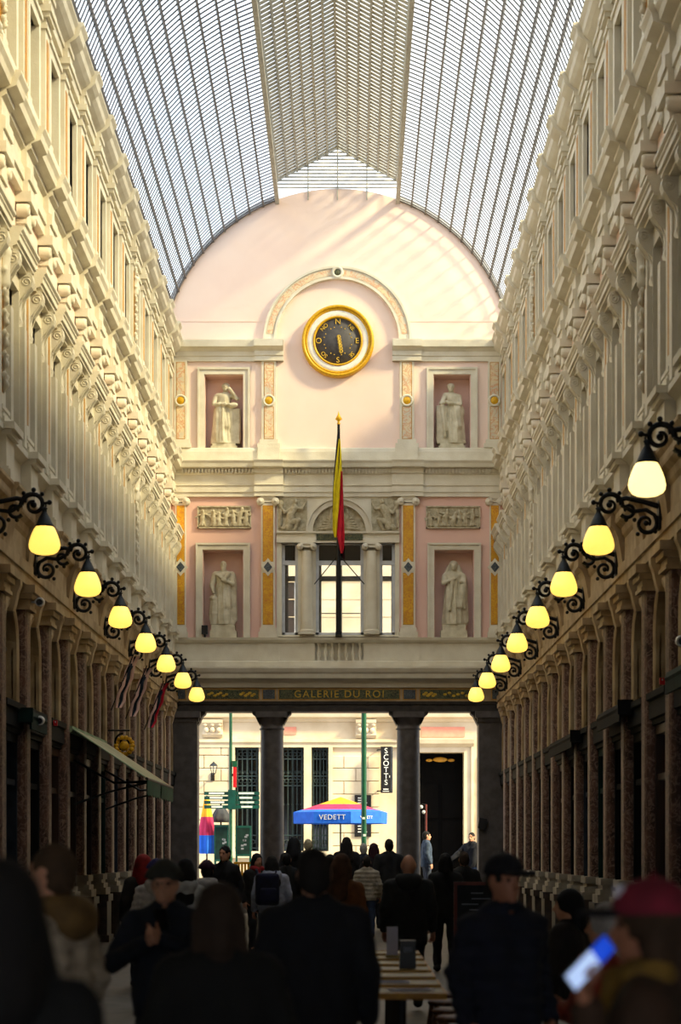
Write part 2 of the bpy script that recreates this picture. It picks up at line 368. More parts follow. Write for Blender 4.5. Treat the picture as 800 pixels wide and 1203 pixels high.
# one bay of everything, then copies ------------------------------
def proto_list():
    P = []
    # first floor: pier between windows
    mb = MB().box(-.18, .0, -.31, .31, 6.34, 14.05)
    P.append(('pier', mb, 'cream', 'p', []))
    ped = stack(MB(), [(6.34, 6.46, .05, .28), (6.46, 6.5, .02, .25), (6.5, 6.9, 0, .22), (6.9, 6.97, .03, .28), (6.97, 7.06, .07, .33)], .3)
    P.append(('pedestal', ped, 'cream', 'p', []))
    sh = MB().box(-.05, .12, -.23, .23, 7.3, 10.3)
    base = stack(MB(), [(7.06, 7.14, .09, .2), (7.14, 7.2, .06, .18), (7.2, 7.25, .03, .15), (7.25, 7.3, .05, .17)], .23)
    cp = stack(MB(), [(10.22, 10.28, .02, .15), (10.5, 10.64, .09, .22), (10.28, 10.5, .0, .15)], .23)
    for t in (-1, 1):
        cp.lathe([(0, .13), (.03, .19), (.07, .19), (.09, .16), (.09, .02)], (0, t*.25, 10.4), 12, 'x')
    inl = MB().box(.1, .126, -.07, .07, 7.5, 10.05)
    P.append(('pilaster', sh, 'cream', 'p', [('base', base, 'cream'), ('capital', cp, 'cream'), ('inlay', inl, 'gold_line')]))
    P.append(('cornice_break', MB().prof(off(P_MID, .08), -.3, .3), 'cream', 'p', []))
    P.append(('plinth_break', MB().prof(off(P_PLINTH, .08), -.28, .28), 'cream', 'p', []))
    # second floor pilaster
    sh = MB().box(-.05, .1, -.2, .2, 12.1, 13.78)
    base = stack(MB(), [(11.9, 12.0, .06, .17), (12.0, 12.05, .03, .14), (12.05, 12.1, .04, .15)], .2)
    cp = stack(MB(), [(13.72, 13.78, .02, .13), (13.78, 13.88, 0, .11), (13.88, 13.95, .05, .17), (13.95, 14.05, .09, .2)], .2)
    P.append(('upper_pilaster', sh, 'cream', 'p', [('base', base, 'cream'), ('capital', cp, 'cream'), ('inlay', MB().box(.08, .106, -.1, .1, 12.25, 13.6), 'gold_line')]))
    P.append(('upper_cornice_break', MB().prof(off(P_TOP, .08), -.27, .27), 'cream', 'p', []))
    P.append(('rib_block', MB().prof([(-.3, 14.6), (.12, 14.6), (.12, 14.82), (.06, 14.9), (-.05, 14.95), (-.3, 14.95)], -.2, .2), 'pink_light', 'p', []))
    # ground floor pilaster
    sh = MB()
    _o = [(-.01, -.24), (.07, -.24), (.12, -.21), (.14, -.14), (.14, .14), (.12, .21), (.07, .24), (-.01, .24)]
    sh.add([(u, a, z) for z in (1.2, 4.92) for u, a in _o], [(i, (i+1) % 8, 8+(i+1) % 8, 8+i) for i in range(8)]+[tuple(range(7, -1, -1)), tuple(range(8, 16))])
    ped = stack(MB(), [(0, .12, .1, .34), (.12, .72, .06, .3), (.72, .84, .1, .33)], .25)
    base = stack(MB(), [(.84, .96, .08, .28), (.96, 1.04, .05, .24), (1.04, 1.1, .02, .2), (1.1, 1.2, .05, .23)], .25)
    cp = stack(MB(), [(4.92, 4.97, .03, .2), (4.97, 5.06, 0, .18), (5.06, 5.14, .05, .23), (5.14, 5.25, .1, .28)], .25)
    P.append(('shop_pilaster', sh, 'brown_marble', 'p', [('pedestal', ped, 'plinth_stone'), ('shop_pier', MB().box(-.18, -.005, -.26, .26, 0, 3.62).box(-.18, -.005, -.26, .26, 3.62, 5.25), 'shop_dark'), ('base', base, 'base_stone'), ('capital', cp, 'cream_warmlit')]))
    P.append(('cornice_bracket', MB().prof([(0, 5.55), (.18, 5.55), (.2, 5.7), (.22, 5.8), (.24, 5.9), (.28, 6.0), (.34, 6.06), (.34, 6.2), (.38, 6.26), (.38, 6.3), (0, 6.32)], -.3, .3), 'cream_warmlit', 'p', []))
    # windows of the bays
    pan = rect_wall(MB(), -1, 1, 7.0, 10.7, -.18, 0, [(-.42, .42, 7.15, 9.2)])
    P.append(('wall_panel', pan, 'pink_light', 'b', []))
    fr = MB()
    for t in (-1, 1):
        fr.box(-.05, .1, t*.42, t*.68, 7.1, 9.2).box(-.05, .17, t*.45, t*.65, 7.1, 8.72)
    fr.box(-.05, .09, -.62, .62, 9.2, 9.42).box(-.1, .14, -.66, .66, 7.06, 7.16)
    hood = MB().prof([(-.05, 9.44), (.2, 9.44), (.2, 9.48), (.26, 9.5), (.26, 9.54), (.29, 9.55), (.29, 9.62), (.31, 9.64), (.31, 9.66), (.34, 9.69), (.34, 9.73), (-.05, 9.77)], -.72, .72)
    con = lambda t: MB().prof([(-.02, 8.7), (.06, 8.7), (.1, 8.74), (.12, 8.82), (.09, 8.92), (.08, 9.0), (.11, 9.1), (.19, 9.19), (.26, 9.27), (.285, 9.35), (.27, 9.43), (.24, 9.46), (-.02, 9.46)], t*.55-.095, t*.55+.095)
    def con2(t):
        m = con(t)
        for e in (-1, 1):
            yy = t*.55+e*.095
            for cx, cz_, r0 in ((.2, 9.34, .075), (.07, 8.8, .05)):
                m.tube([(cx+r0*(1-.8*k/14)*math.cos(k*.75+1), yy, cz_+r0*(1-.8*k/14)*math.sin(k*.75+1)) for k in range(15)], .011, 5)
            m.tube([(.25, yy, 9.27), (.15, yy, 9.12), (.1, yy, 8.98), (.1, yy, 8.88)], .011, 5)
        m.ball((.1, t*.55, 8.66), (.05, .05, .06), 8)
        return m
    gl = MB().box(-.1, -.08, -.42, .42, 7.15, 9.2)
    mu = MB().box(-.09, -.03, -.03, .03, 7.15, 9.2).box(-.09, -.03, -.42, .42, 8.5, 8.56).box(-.09, -.03, -.42, -.36, 7.15, 9.2).box(-.09, -.03, .36, .42, 7.15, 9.2)
    P.append(('hooded_window', fr, 'cream', 'b', [('hood', hood, 'cream'), ('console', con2(-1), 'cream'), ('console', con2(1), 'cream'), ('pane', gl, 'curtain_glass'), ('mullion', mu, 'cream')]))
    orn = MB().ball((.0, 0, 10.2), (.03, .1, .12), 8)
    for t in (-1, 1): orn.ball((.0, t*.2, 10.22), (.02, .09, .05), 8).ball((.0, t*.36, 10.2), (.015, .07, .04), 8)
    P.append(('frieze_ornament', orn, 'cream', 'b', []))
    pan = rect_wall(MB(), -1, 1, 11.8, 14.1, -.18, 0, [(-.4, .4, 12.15, 13.6)])
    P.append(('upper_wall_panel', pan, 'cream', 'b', []))
    fr = MB()
    for t in (-1, 1): fr.box(-.05, .07, t*.4, t*.55, 12.1, 13.6)
    fr.box(-.05, .07, -.55, .55, 13.6, 13.75).box(-.05, .1, -.6, .6, 13.75, 13.82).box(-.05, .1, -.6, .6, 12.05, 12.15)
    P.append(('upper_window', fr, 'cream', 'b', [('pane', MB().box(-.1, -.08, -.4, .4, 12.15, 13.6), 'curtain_glass'), ('mullion', MB().box(-.09, -.03, -.03, .03, 12.15, 13.6), 'cream')]))
    # ground floor bay: arch, sign band, shop front
    R, sp, wd = .52, 4.35, .76
    mb = MB(); N = 14
    arc = [(R*math.cos(PI*i/N), sp+R*math.sin(PI*i/N)) for i in range(N+1)]
    outl = [(R, 3.6)]+arc+[(-R, 3.6)]
    outer = [(wd, 3.6)]+[(wd if i <= N*.25 else (-wd if i >= N*.75 else wd*math.cos(PI*(i-N*.25)/(N*.5))), 5.25 if N*.25 < i < N*.75 else (4.35+.9*min(1, i/(N*.25)) if i <= N*.25 else 4.35+.9*min(1, (N-i)/(N*.25)))) for i in range(N+1)]+[(-wd, 3.6)]
    n = len(outl)
    vs = [(0, a, z) for a, z in outl]+[(0, a, z) for a, z in outer]+[(-.18, a, z) for a, z in outl]
    mb.add(vs, [(i, i+1, n+i+1, n+i) for i in range(n-1)]+[(i, 2*n+i, 2*n+i+1, i+1) for i in range(n-1)])
    P.append(('arch_wall', mb, 'cream_warmlit', 'b', []))
    ring = MB(); prof = [(-.02, .0), (.05, .0), (.07, .05), (.07, .1), (.03, .14), (-.02, .14)]
    path = [(R, 3.6, 0)]+[(0, 0, PI*i/16) for i in range(17)]
    vs = []; k = len(prof)
    for i in range(19):
        for u, r in prof:
            if i == 0: vs.append((u, R+r, 3.6))
            elif i == 18: vs.append((u, -R-r, 3.6))
            else:
                t = PI*(i-1)/16; vs.append((u, (R+r)*math.cos(t), sp+(R+r)*math.sin(t)))
    ring.add(vs, [(i*k+j, i*k+(j+1) % k, (i+1)*k+(j+1) % k, (i+1)*k+j) for i in range(18) for j in range(k)])
    key = MB().prof([(-.02, 4.8), (.1, 4.8), (.13, 4.9), (.16, 5.05), (.2, 5.15), (.2, 5.22), (-.02, 5.22)], -.09, .09)
    gl = MB().box(-.15, -.13, -R, R, 3.6, 4.9)
    mu = MB().box(-.13, -.08, -.025, .025, 3.6, 4.87).box(-.13, -.08, -R, R, 4.32, 4.37)
    P.append(('arched_window', ring, 'cream_warmlit', 'b', [('keystone', key, 'cream_warmlit'), ('pane', gl, 'dark_glass'), ('mullion', mu, 'shop_wood')]))
    P.append(('sign_band', MB().prof([(-.18, 3.2), (.06, 3.2), (.06, 3.26), (.1, 3.28), (.1, 3.5), (.14, 3.52), (.14, 3.6), (-.18, 3.62)], -.76, .76), 'shop_dark', 'b', []))
    return P
PROTO = {}
SHOPM = ['shop_dark', 'shop_wood', 'shop_dark', 'shop_blue', 'shop_green', 'shop_dark']
def place(entry, parent, x, y, rz):
    name, mb, m, w, subs = entry
    if name in PROTO: return dup(PROTO[name], (x, y, 0), rz, parent)
    o = obj(name, mb, m, parent, (x, y, 0), rz)
    for sn, smb, sm in subs: obj(sn, smb, sm, o)
    PROTO[name] = o; return o
PL = proto_list()
SHOP = {}
def shop_front(m):
    if m in SHOP: return SHOP[m]
    mb = MB()
    for t in (-1, 1): mb.box(-.18, .02, t*.68, t*.76, 0, 3.2)
    mb.box(-.18, .02, -.76, .76, 3.08, 3.2).box(-.18, .0, -.76, .76, 2.5, 2.58).box(-.18, .04, -.76, .76, 0, .5).box(-.16, 0, -.03, .03, .5, 3.1)
    SHOP[m] = mb.mesh('shop_front'); SHOP[m].materials.append(MATS[m]); return SHOP[m]
shop_glass = MB().box(-.15, -.13, -.7, .7, .5, 3.1).mesh('pane'); shop_glass.materials.append(MATS['dark_glass'])
shop_door = MB().box(-.13, -.09, .06, .62, .5, 2.5).mesh('door_panel')
NB = 16
def carve(seed, a0, a1, z0, z1, depth, n=16):
    """a small carved figure relief: heads, bodies and limbs standing out of a slab (local u,a,z)."""
    r = random.Random(seed); pr = []
    w = a1-a0; h = z1-z0
    for i in range(n):
        a = a0+w*(i+.5+r.uniform(-.45, .45))/n; z = z0+h*r.uniform(.34, .6); s = h*r.uniform(.075, .1)
        lean = r.uniform(-.5, .5)*s*3
        pr.append(cap((depth*.45, a, z0+h*.12), (depth*.5, a+lean*.3, z), s*1.1, s*1.3))
        pr.append(cap((depth*.5, a+lean*.3, z), (depth*.6, a+lean, z+h*.2), s*1.25, s))
        pr.append(ell((depth*.8, a+lean*1.15, z+h*.31), (s*.85, s*.85, s*1.05)))
        for t in (-1, 1):
            e = (depth*.75, a+lean*.8+t*s*2.2, z+h*r.uniform(-.05, .2)); pr.append(cap((depth*.6, a+lean, z+h*.17), e, s*.6, s*.45))
            pr.append(cap(e, (depth*.7, e[1]+r.uniform(-1, 1)*s*2.5, e[2]+r.uniform(-.12, .15)*h), s*.45, s*.35))
            pr.append(cap((depth*.5, a, z0+h*.35), (depth*.6, a+t*s*1.6, z0+h*.08), s*.8, s*.5))
    return pr
cand = [cap((0.1, 0, 7.5), (.1, 0, 10.0), .02)]
for i in range(9):
    z = 7.6+i*.27; q = .1-.004*i
    cand += [ell((.12, 0, z), (.05, .05, .06))]
    for t in (-1, 1): cand += [cap((.11, 0, z), (.12, t*q, z+.09), .03, .02), ell((.12, t*q, z+.12), (.035, .035, .04))]
cand += [ell((.13, 0, 9.3), (.07, .075, .1)), cap((.1, 0, 8.9), (.11, 0, 9.25), .08, .07)]
CAND = sdf_mesh('carved_ornament', [(cand, .02)], .022, cut=lambda x, y, z: .06-x); CAND.materials.append(MATS['cream'])
for nm, s, rz in (('left', -1, 0), ('right', 1, PI)):
    for i in range(NB):
        yp = 20.2+2*i
        for e in PL:
            if e[3] == 'p': place(e, walls[nm], s*W, yp, rz)
            else: place(e, walls[nm], s*W, yp+1, rz)
        m = SHOPM[(i*5+(3 if s > 0 else 0)) % 6]
        if s < 0 and i in (5, 6, 7): m = 'shop_wood'
        o = obj('shop_front', shop_front(m), m, walls[nm], (s*W, yp+1, 0), rz)
        obj('pane', shop_glass, m, o)
        if i in (3, 11):
            for z in (0, 4.35):
                c = obj('carved_ornament', CAND, 'cream', walls[nm], (s*W+(-s)*(.02 if z else .04), yp, z if z == 0 else 6.75), rz)
                if z: c.scale = (1, .8, .72)
# ------------------------------------------------------------------ unseen covered crossing, added to shade the people near the camera
mb = MB().box(-W-.8, W+.8, -6, Y0, 10.2, 10.8).box(-W-.8, W+.8, Y0-.5, Y0, 10.8, 19.8)
mb.box(-W-.8, W+.8, -6.4, -6, 3.6, 10.8)  # back wall with a low opening, shaped to limit light from behind
obj('ceiling_light_block', mb, 'cream_warmlit', kind='structure')

# ------------------------------------------------------------------ glazed barrel roof
RR, CZ = 4.5, 14.0
roof = obj('roof_frame', MB(), 'roof_iron', kind='structure')
rmb = MB()
N = 48
for yy in (Y0+.05, 27.0, 34.0, D-.04):
    for sgn in (-1, 1):
        vs = []
        for i in range(N+1):
            t = math.radians(20+60*i/N)
            for r in (RR-.02, RR+.1):
                for dy in (-.035, .035): vs.append((sgn*r*math.sin(t), yy+dy, CZ+r*math.cos(t)))
        if yy > Y0+1 and yy < D-1: continue
        rmb.add(vs, [(i*4+a, i*4+b, i*4+4+b, i*4+4+a) for i in range(N) for a, b in ((0, 1), (1, 3), (3, 2), (2, 0))])
bpy.data.objects.remove(roof); roof = obj('ceiling_roof', rmb, 'roof_iron', kind='structure')
LY = (D-Y0)
bar = MB().box(-.016, .016, -LY/2, LY/2, RR-.045, RR+.02).mesh('glazing_bar')
pane = None
STEP = 5.0; ANG = [20+STEP*i for i in range(13)]
lap = MB()
a0, a1 = math.radians(0), math.radians(STEP)
pm = MB().add([(RR*math.sin(t), y, RR*math.cos(t)) for t in (a0, a1) for y in (-LY/2, LY/2)], [(0, 1, 3, 2)]).mesh('roof_pane')
LAPS = int(LY/.222)
for sgn in (-1, 1):
    for A in ANG:
        obj('glazing_bar', bar, 'roof_iron', roof, (0, Y0+LY/2, CZ), rot=(0, sgn*math.radians(A), 0))
        if A < 79:
            obj('roof_pane', pm, 'roof_glass', roof, (0, Y0+LY/2, CZ), rot=(0, math.radians(A if sgn > 0 else -A-STEP), 0))
            p, q = math.radians(A), math.radians(A+STEP)
            for k in range(LAPS):
                y = Y0+.1+k*.222
                vs = []
                for t in (p, q):
                    for dy, r in ((0, RR-.008), (.042, RR-.015), (.042, RR-.006), (0, RR+.002)):
                        vs.append((sgn*r*math.sin(t), y+dy, CZ+r*math.cos(t)))
                lap.add(vs, [(0, 1, 2, 3), (4, 7, 6, 5), (0, 4, 5, 1), (1, 5, 6, 2), (2, 6, 7, 3), (3, 7, 4, 0)])
obj('glass_laps', lap, 'lap', roof, kind='stuff')
# raised ridge lantern
LX, LZ0, LZ1, LZ2 = RR*math.sin(math.radians(20)), CZ+RR*math.cos(math.radians(20)), 18.74, 19.58
lan = MB()
for s in (-1, 1):
    lan.box(s*(LX-.05), s*(LX+.05), Y0, D, LZ0-.1, LZ0+.06).box(s*(LX-.04), s*(LX+.04), Y0, D, LZ1-.06, LZ1+.06)
lan.box(-.025, .025, Y0, D, LZ2-.06, LZ2+.06)
obj('lantern_frame', lan, 'lantern_iron_lit', roof)
for s in (-1, 1):
    for k in range(1, 6):
        f = k/6; x = s*LX*(1-f); z = LZ1+(LZ2-LZ1)*f
        obj('lantern_bar', MB().box(x-.025, x+.025, Y0, D, z-.08, z+.02), 'lantern_iron_lit', roof)
    obj('lantern_pane', MB().add([(s*LX, Y0, LZ1), (s*LX, D, LZ1), (0, D, LZ2), (0, Y0, LZ2)], [(0, 1, 2, 3)]), 'roof_glass', roof)
    obj('lantern_side_pane', MB().add([(s*LX, Y0, LZ0), (s*LX, D, LZ0), (s*LX, D, LZ1), (s*LX, Y0, LZ1)], [(0, 1, 2, 3)]), 'roof_glass', roof)
ll = MB()
for k in range(LAPS):
    y = Y0+.1+k*.222
    for s in (-1, 1):
        vs = []
        for x, z in ((s*LX, LZ1), (0, LZ2)):
            for dy, dz in ((0, -.015), (.11, -.035), (.11, -.018), (0, .0)): vs.append((x, y+dy, z+dz))
        ll.add(vs, [(0, 1, 2, 3), (4, 7, 6, 5), (0, 4, 5, 1), (1, 5, 6, 2), (2, 6, 7, 3), (3, 7, 4, 0)])
        ll.box(s*LX-.008, s*LX+.008, y, y+.03, LZ0, LZ1)
obj('lantern_louvres', ll, 'lantern_iron_lit', roof, kind='stuff')
g = MB()
for k in range(12):
    z = CZ+RR+.03+k*.09; hw = LX if z < LZ1 else LX*(LZ2-z)/(LZ2-LZ1)
    if hw > .05: g.box(-hw, hw, D-.03, D+.02, z, z+.03)
for x in (-.75, 0, .75): g.box(x-.015, x+.015, D-.04, D+.02, LZ0, LZ1+(LZ2-LZ1)*(1-abs(x)/LX))
for s in (-1, 1):
    g.add([(s*LX, D-.05, LZ1-.04), (s*LX, D+.02, LZ1-.04), (0, D+.02, LZ2-.04), (0, D-.05, LZ2-.04), (s*LX, D-.05, LZ1+.05), (s*LX, D+.02, LZ1+.05), (0, D+.02, LZ2+.05), (0, D-.05, LZ2+.05)],
          [(0, 1, 2, 3), (4, 7, 6, 5), (0, 4, 5, 1), (0, 3, 7, 4), (1, 5, 6, 2), (2, 6, 7, 3)])
obj('lantern_gable_bars', g, 'lantern_iron_lit', roof)
obj('lantern_gable_pane', MB().add([(-LX, D+.03, LZ0), (LX, D+.03, LZ0), (LX, D+.03, LZ1), (0, D+.03, LZ2), (-LX, D+.03, LZ1)], [(0, 1, 2, 3, 4)]), 'roof_glass', roof)
# ------------------------------------------------------------------ end wall
RZ = -PI/2; EL = (0, D, 0)
def N4(p0, p1, p2, p3): return (EX(p0), EX(p1), EZ(p3), EZ(p2))      # px left, right, top, bottom -> a0,a1,z0,z1
niches = {'ul': (240, 286, 440, 527), 'ur': (509, 553, 440, 527), 'll': (238, 286, 646, 749), 'lr': (510, 557, 646, 749)}
ZL = 14.35
mb = rect_wall(MB(), -W-.2, W+.2, EZ(543), ZL, -.6, 0, [N4(*niches['ul']), N4(*niches['ur'])])
pts = [(-W-.2, ZL)]
for i in range(41):
    t = math.radians(-80+160*i/40); a, z = (RR+.02)*math.sin(t), CZ+(RR+.02)*math.cos(t)
    if z > ZL: pts.append((a, z))
pts.append((W+.2, ZL)); mb.prism(pts[::-1], -.6, 0)
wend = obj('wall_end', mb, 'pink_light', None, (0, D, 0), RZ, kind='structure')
def ew(name, mb, m, parent=None, **kw): return obj(name, mb, m, parent or wend, **kw)
mb = rect_wall(MB(), -W-.2, W+.2, EZ(750), EZ(543), -.6, 0, [N4(*niches['ll']), N4(*niches['lr']), (EX(325), EX(469), EZ(750), EZ(584))])
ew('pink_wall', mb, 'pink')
for k, h in niches.items():
    a0, a1, z0, z1 = N4(*h)
    ew('niche_back', MB().box(-.62, -.5, a0-.02, a1+.02, z0-.02, z1+.02).box(-.55, -.003, a0, a0+.015, z0, z1).box(-.55, -.003, a1-.015, a1, z0, z1).box(-.55, -.003, a0, a1, z1-.015, z1), 'niche')
    fr = MB(); wdt = .17
    for t, (b0, b1) in enumerate(((a0-wdt, a0), (a1, a1+wdt))):
        fr.box(-.02, .05, b0, b1, z0, z1+wdt)
    fr.box(-.02, .05, a0, a1, z1, z1+wdt)
    for b0, b1 in ((a0-wdt, a0-wdt+.05), (a1+wdt-.05, a1+wdt)): fr.box(-.02, .085, b0, b1, z0, z1+wdt)
    fr.box(-.02, .085, a0-wdt+.05, a1+wdt-.05, z1+wdt-.05, z1+wdt)
    ew('niche_frame', fr, 'cream')
    ew('niche_sill', MB().box(-.6, .06, a0-wdt, a1+wdt, z0-.06, z0), 'cream')
ew('panel_line', MB().box(-.01, .012, EX(207), EX(312), EZ(378), EZ(376)).box(-.01, .012, EX(481), EX(587), EZ(378), EZ(376)), 'pink_light')
# upper cornice with its breaks
pc = [(-.05, EZ(425)), (.07, EZ(425)), (.07, EZ(420)), (.1, EZ(419)), (.1, EZ(414)), (.16, EZ(412)), (.28, EZ(410)), (.3, EZ(403)), (.3, EZ(402)), (-.05, EZ(400))]
for p0, p1, b0, b1 in ((204, 333, 299, 333), (461, 590, 461, 495)):
    ew('upper_cornice', MB().prof(pc, EX(p0), EX(p1)), 'cream')
    ew('cornice_break', MB().prof(off(pc, .08), EX(b0), EX(b1)), 'cream')
# arch over the dial
ca, cz = EX(396.5), EZ(401)
def ring(r0, r1, u0, u1, t0=0, t1=PI, n=36):
    m = MB(); vs = []
    for i in range(n+1):
        t = t0+(t1-t0)*i/n
        for r, u in ((r0, u0), (r1, u0), (r1, u1), (r0, u1)): vs.append((u, ca+r*math.cos(t), cz+r*math.sin(t)))
    m.add(vs, [(i*4+j, i*4+(j+1) % 4, i*4+4+(j+1) % 4, i*4+4+j) for i in range(n) for j in range(4)]); m.add(vs[:4], [(0, 1, 2, 3)]); m.add(vs[-4:], [(3, 2, 1, 0)]); return m
q = 1/S1
arch = ew('blind_arch', ring(72*q, 87*q, -.02, .1), 'cream')
obj('arch_edge', ring(84.5*q, 87*q, .09, .14), 'cream', arch); obj('arch_edge', ring(72*q, 74.5*q, .09, .14), 'cream', arch)
for t0, t1 in ((.1, PI/2-.09), (PI/2+.09, PI-.1)): obj('marble_inlay', ring(76*q, 83*q, .09, .112, t0, t1), 'pale_marble', arch)
obj('roundel', MB().lathe([(0, .12), (3.8*q, .12), (4.2*q, .16), (7*q, .16), (7.4*q, .1)], (0, ca, cz+79.5*q), 20, 'x'), 'cream', arch)
obj('roundel_stone', MB().lathe([(0, .15), (3*q, .145), (4*q, .125)], (0, ca, cz+79.5*q), 16, 'x'), 'green_marble', arch)
# pilasters of the upper floor
for cx, hw in ((316, 10), (478, 10), (212.5, 9), (580.5, 9)):
    a = EX(cx); h = hw/S1
    p = ew('upper_pilaster', MB().box(-.02, .08, a-h*.85, a+h*.85, EZ(517), EZ(424)), 'cream')
    obj('base', MB().box(-.02, .16, a-h*1.35, a+h*1.35, EZ(527), EZ(522)).box(-.02, .12, a-h*1.1, a+h*1.1, EZ(522), EZ(517)), 'cream', p)
    for z0, z1 in ((467, 427), (516, 479)): obj('marble_inlay', MB().box(.07, .092, a-h*.5, a+h*.5, EZ(z0), EZ(z1)), 'pale_marble', p); obj('inlay_edge', MB().box(.07, .086, a-h*.58, a+h*.58, EZ(z0)-.015, EZ(z1)+.015), 'gold_line', p)
    obj('roundel', MB().lathe([(0, .1), (.1, .1), (.11, .13), (.155, .13), (.165, .08)], (0, a, EZ(471.5)), 18, 'x'), 'cream', p)
    obj('roundel_stone', MB().lathe([(0, .13), (.08, .125), (.1, .11)], (0, a, EZ(471.5)), 14, 'x'), 'gilt', p)
# middle entablature
pm_ = [(-.05, EZ(584)), (.08, EZ(584)), (.08, EZ(579)), (.11, EZ(579)), (.11, EZ(573)), (.14, EZ(571)), (.07, EZ(570)), (.07, EZ(558.5)), (.12, EZ(557)), (.12, EZ(552)), (.3, EZ(551)), (.32, EZ(547)), (.36, EZ(544)), (.36, EZ(543)), (-.05, EZ(541))]
ew('entablature', MB().prof(pm_, EX(204), EX(590)), 'cream')
for b0, b1 in ((299, 333), (460, 497)): ew('cornice_break', MB().prof(off(pm_, .1), EX(b0), EX(b1)), 'cream')
den = MB(); a = EX(214)
while a < EX(580): den.box(.1, .2, a, a+.045, EZ(556.5), EZ(552.2)); a += .085
ew('dentils', den, 'cream', kind='stuff')
bl = MB().prof([(-.05, EZ(543)), (.14, EZ(543)), (.14, EZ(532)), (.12, EZ(528)), (.1, EZ(527)), (-.05, EZ(526))], EX(204), EX(590))
for b0, b1 in ((303, 329), (464, 491)): bl.box(0, .2, EX(b0), EX(b1), EZ(543), EZ(527))
ew('blocking_course', bl, 'cream')
# pilasters of the first floor
def volutes(mb, a, w, z, r, u):
    mb.box(-.02, u, a-w, a+w, z+r*.7, z+r*1.35).box(-.02, u-.03, a-w*.95, a+w*.95, z-.02, z+r*.7)
    for t in (-1, 1): mb.lathe([(0, u+.05), (r*.3, u+.05), (r*.35, u+.02), (r*.75, u+.03), (r, u), (r, -.02)], (0, a+t*w, z), 14, 'x')
    return mb
for cx, hw in ((315, 8), (479.5, 8), (212.5, 6), (581, 6)):
    a = EX(cx); h = hw/S1
    p = ew('pilaster', MB().box(-.02, .1, a-h, a+h, EZ(738), EZ(592)), 'cream')
    obj('base', MB().box(-.02, .18, a-h*1.4, a+h*1.4, EZ(750), EZ(743)).box(-.02, .14, a-h*1.2, a+h*1.2, EZ(743), EZ(738)), 'cream', p)
    obj('capital', volutes(MB(), a, h*1.1, EZ(590), .1, .14), 'cream', p)
    for z0, z1 in ((660, 595), (734, 674)):
        obj('marble_inlay', MB().box(.09, .112, a-h*.7, a+h*.7, EZ(z0), EZ(z1)), 'yellow_marble', p)
        obj('inlay_edge', MB().box(.09, .106, a-h*.78, a+h*.78, EZ(z0)-.012, EZ(z1)+.012), 'gold_line', p)
    dm = lambda r, u0, u1: MB().prism([(a-r, EZ(667)), (a, EZ(667)-r*1.25), (a+r, EZ(667)), (a, EZ(667)+r*1.25)], u0, u1)
    obj('diamond', dm(.185, .08, .13), 'cream', p); obj('diamond_stone', dm(.11, .12, .142), 'blue_marble', p)
# relief panels
for i, (p0, p1) in enumerate(((232, 295), (500.5, 564))):
    a0, a1, z0, z1 = EX(p0), EX(p1), EZ(621), EZ(595)
    r = ew('relief_panel', MB().box(-.02, .03, a0, a1, z0, z1).box(.0, .07, a0, a1, z0, z0+.03).box(0, .07, a0, a1, z1-.03, z1).box(0, .07, a0, a0+.03, z0, z1).box(0, .07, a1-.03, a1, z0, z1), 'relief')
    obj('carved_figures', sdf_mesh('carved_figures', [(carve(3+i, a0+.08, a1-.08, z0+.02, z1-.02, .09, 7), .018)], .016, cut=lambda x, y, z: .02-x), 'relief', r)
# three-light window with arch
sur = rect_wall(MB(), EX(325), EX(469), EZ(748), EZ(584), -.35, .02, [(EX(331), EX(350), EZ(746), EZ(638)), (EX(371), EX(427), EZ(746), EZ(638)), (EX(446), EX(464), EZ(746), EZ(638))])
ew('window_surround', sur, 'cream')
ent = [(-.05, EZ(638)), (.1, EZ(638)), (.1, EZ(633)), (.08, EZ(632)), (.08, EZ(629)), (.16, EZ(627)), (.16, EZ(625)), (-.05, EZ(624))]
for p0, p1 in ((325, 371), (427, 469)): ew('window_entablature', MB().prof(ent, EX(p0), EX(p1)), 'cream')
ew('window_entablature', MB().prof(off(ent, -.05), EX(371), EX(427)), 'cream')
ew('marble_tablet', MB().box(0, .07, EX(372), EX(426), EZ(635), EZ(628)), 'green_marble')
ca, cz = EX(398.5), EZ(625)
wa = ew('window_arch', ring(31*q, 39*q, -.02, .14), 'cream'); obj('arch_edge', ring(37*q, 39*q, .13, .18), 'cream', wa)
obj('tympanum', ring(.02, 31*q, -.02, .03), 'relief', wa)
pr = [ell((.04, ca, cz+.33), (.06, .17, .24)), ell((.1, ca, cz+.33), (.04, .1, .16)), ell((.08, ca, cz+.56), (.06, .12, .05))]
for t in (-1, 1):
    for i in range(7):
        w_ = .25+.05*i; pr.append(cap((.04, ca+t*.18, cz+.1+.05*i), (.06, ca+t*(.52-.05*i), cz+.06+.07*i), .035, .025))
    pr.append(cap((.05, ca+t*.24, cz+.1), (.08, ca+t*.2, cz+.55), .03, .03))
obj('carved_crest', sdf_mesh('carved_crest', [(pr, .015)], .016, cut=lambda x, y, z: .02-x), 'relief', wa)
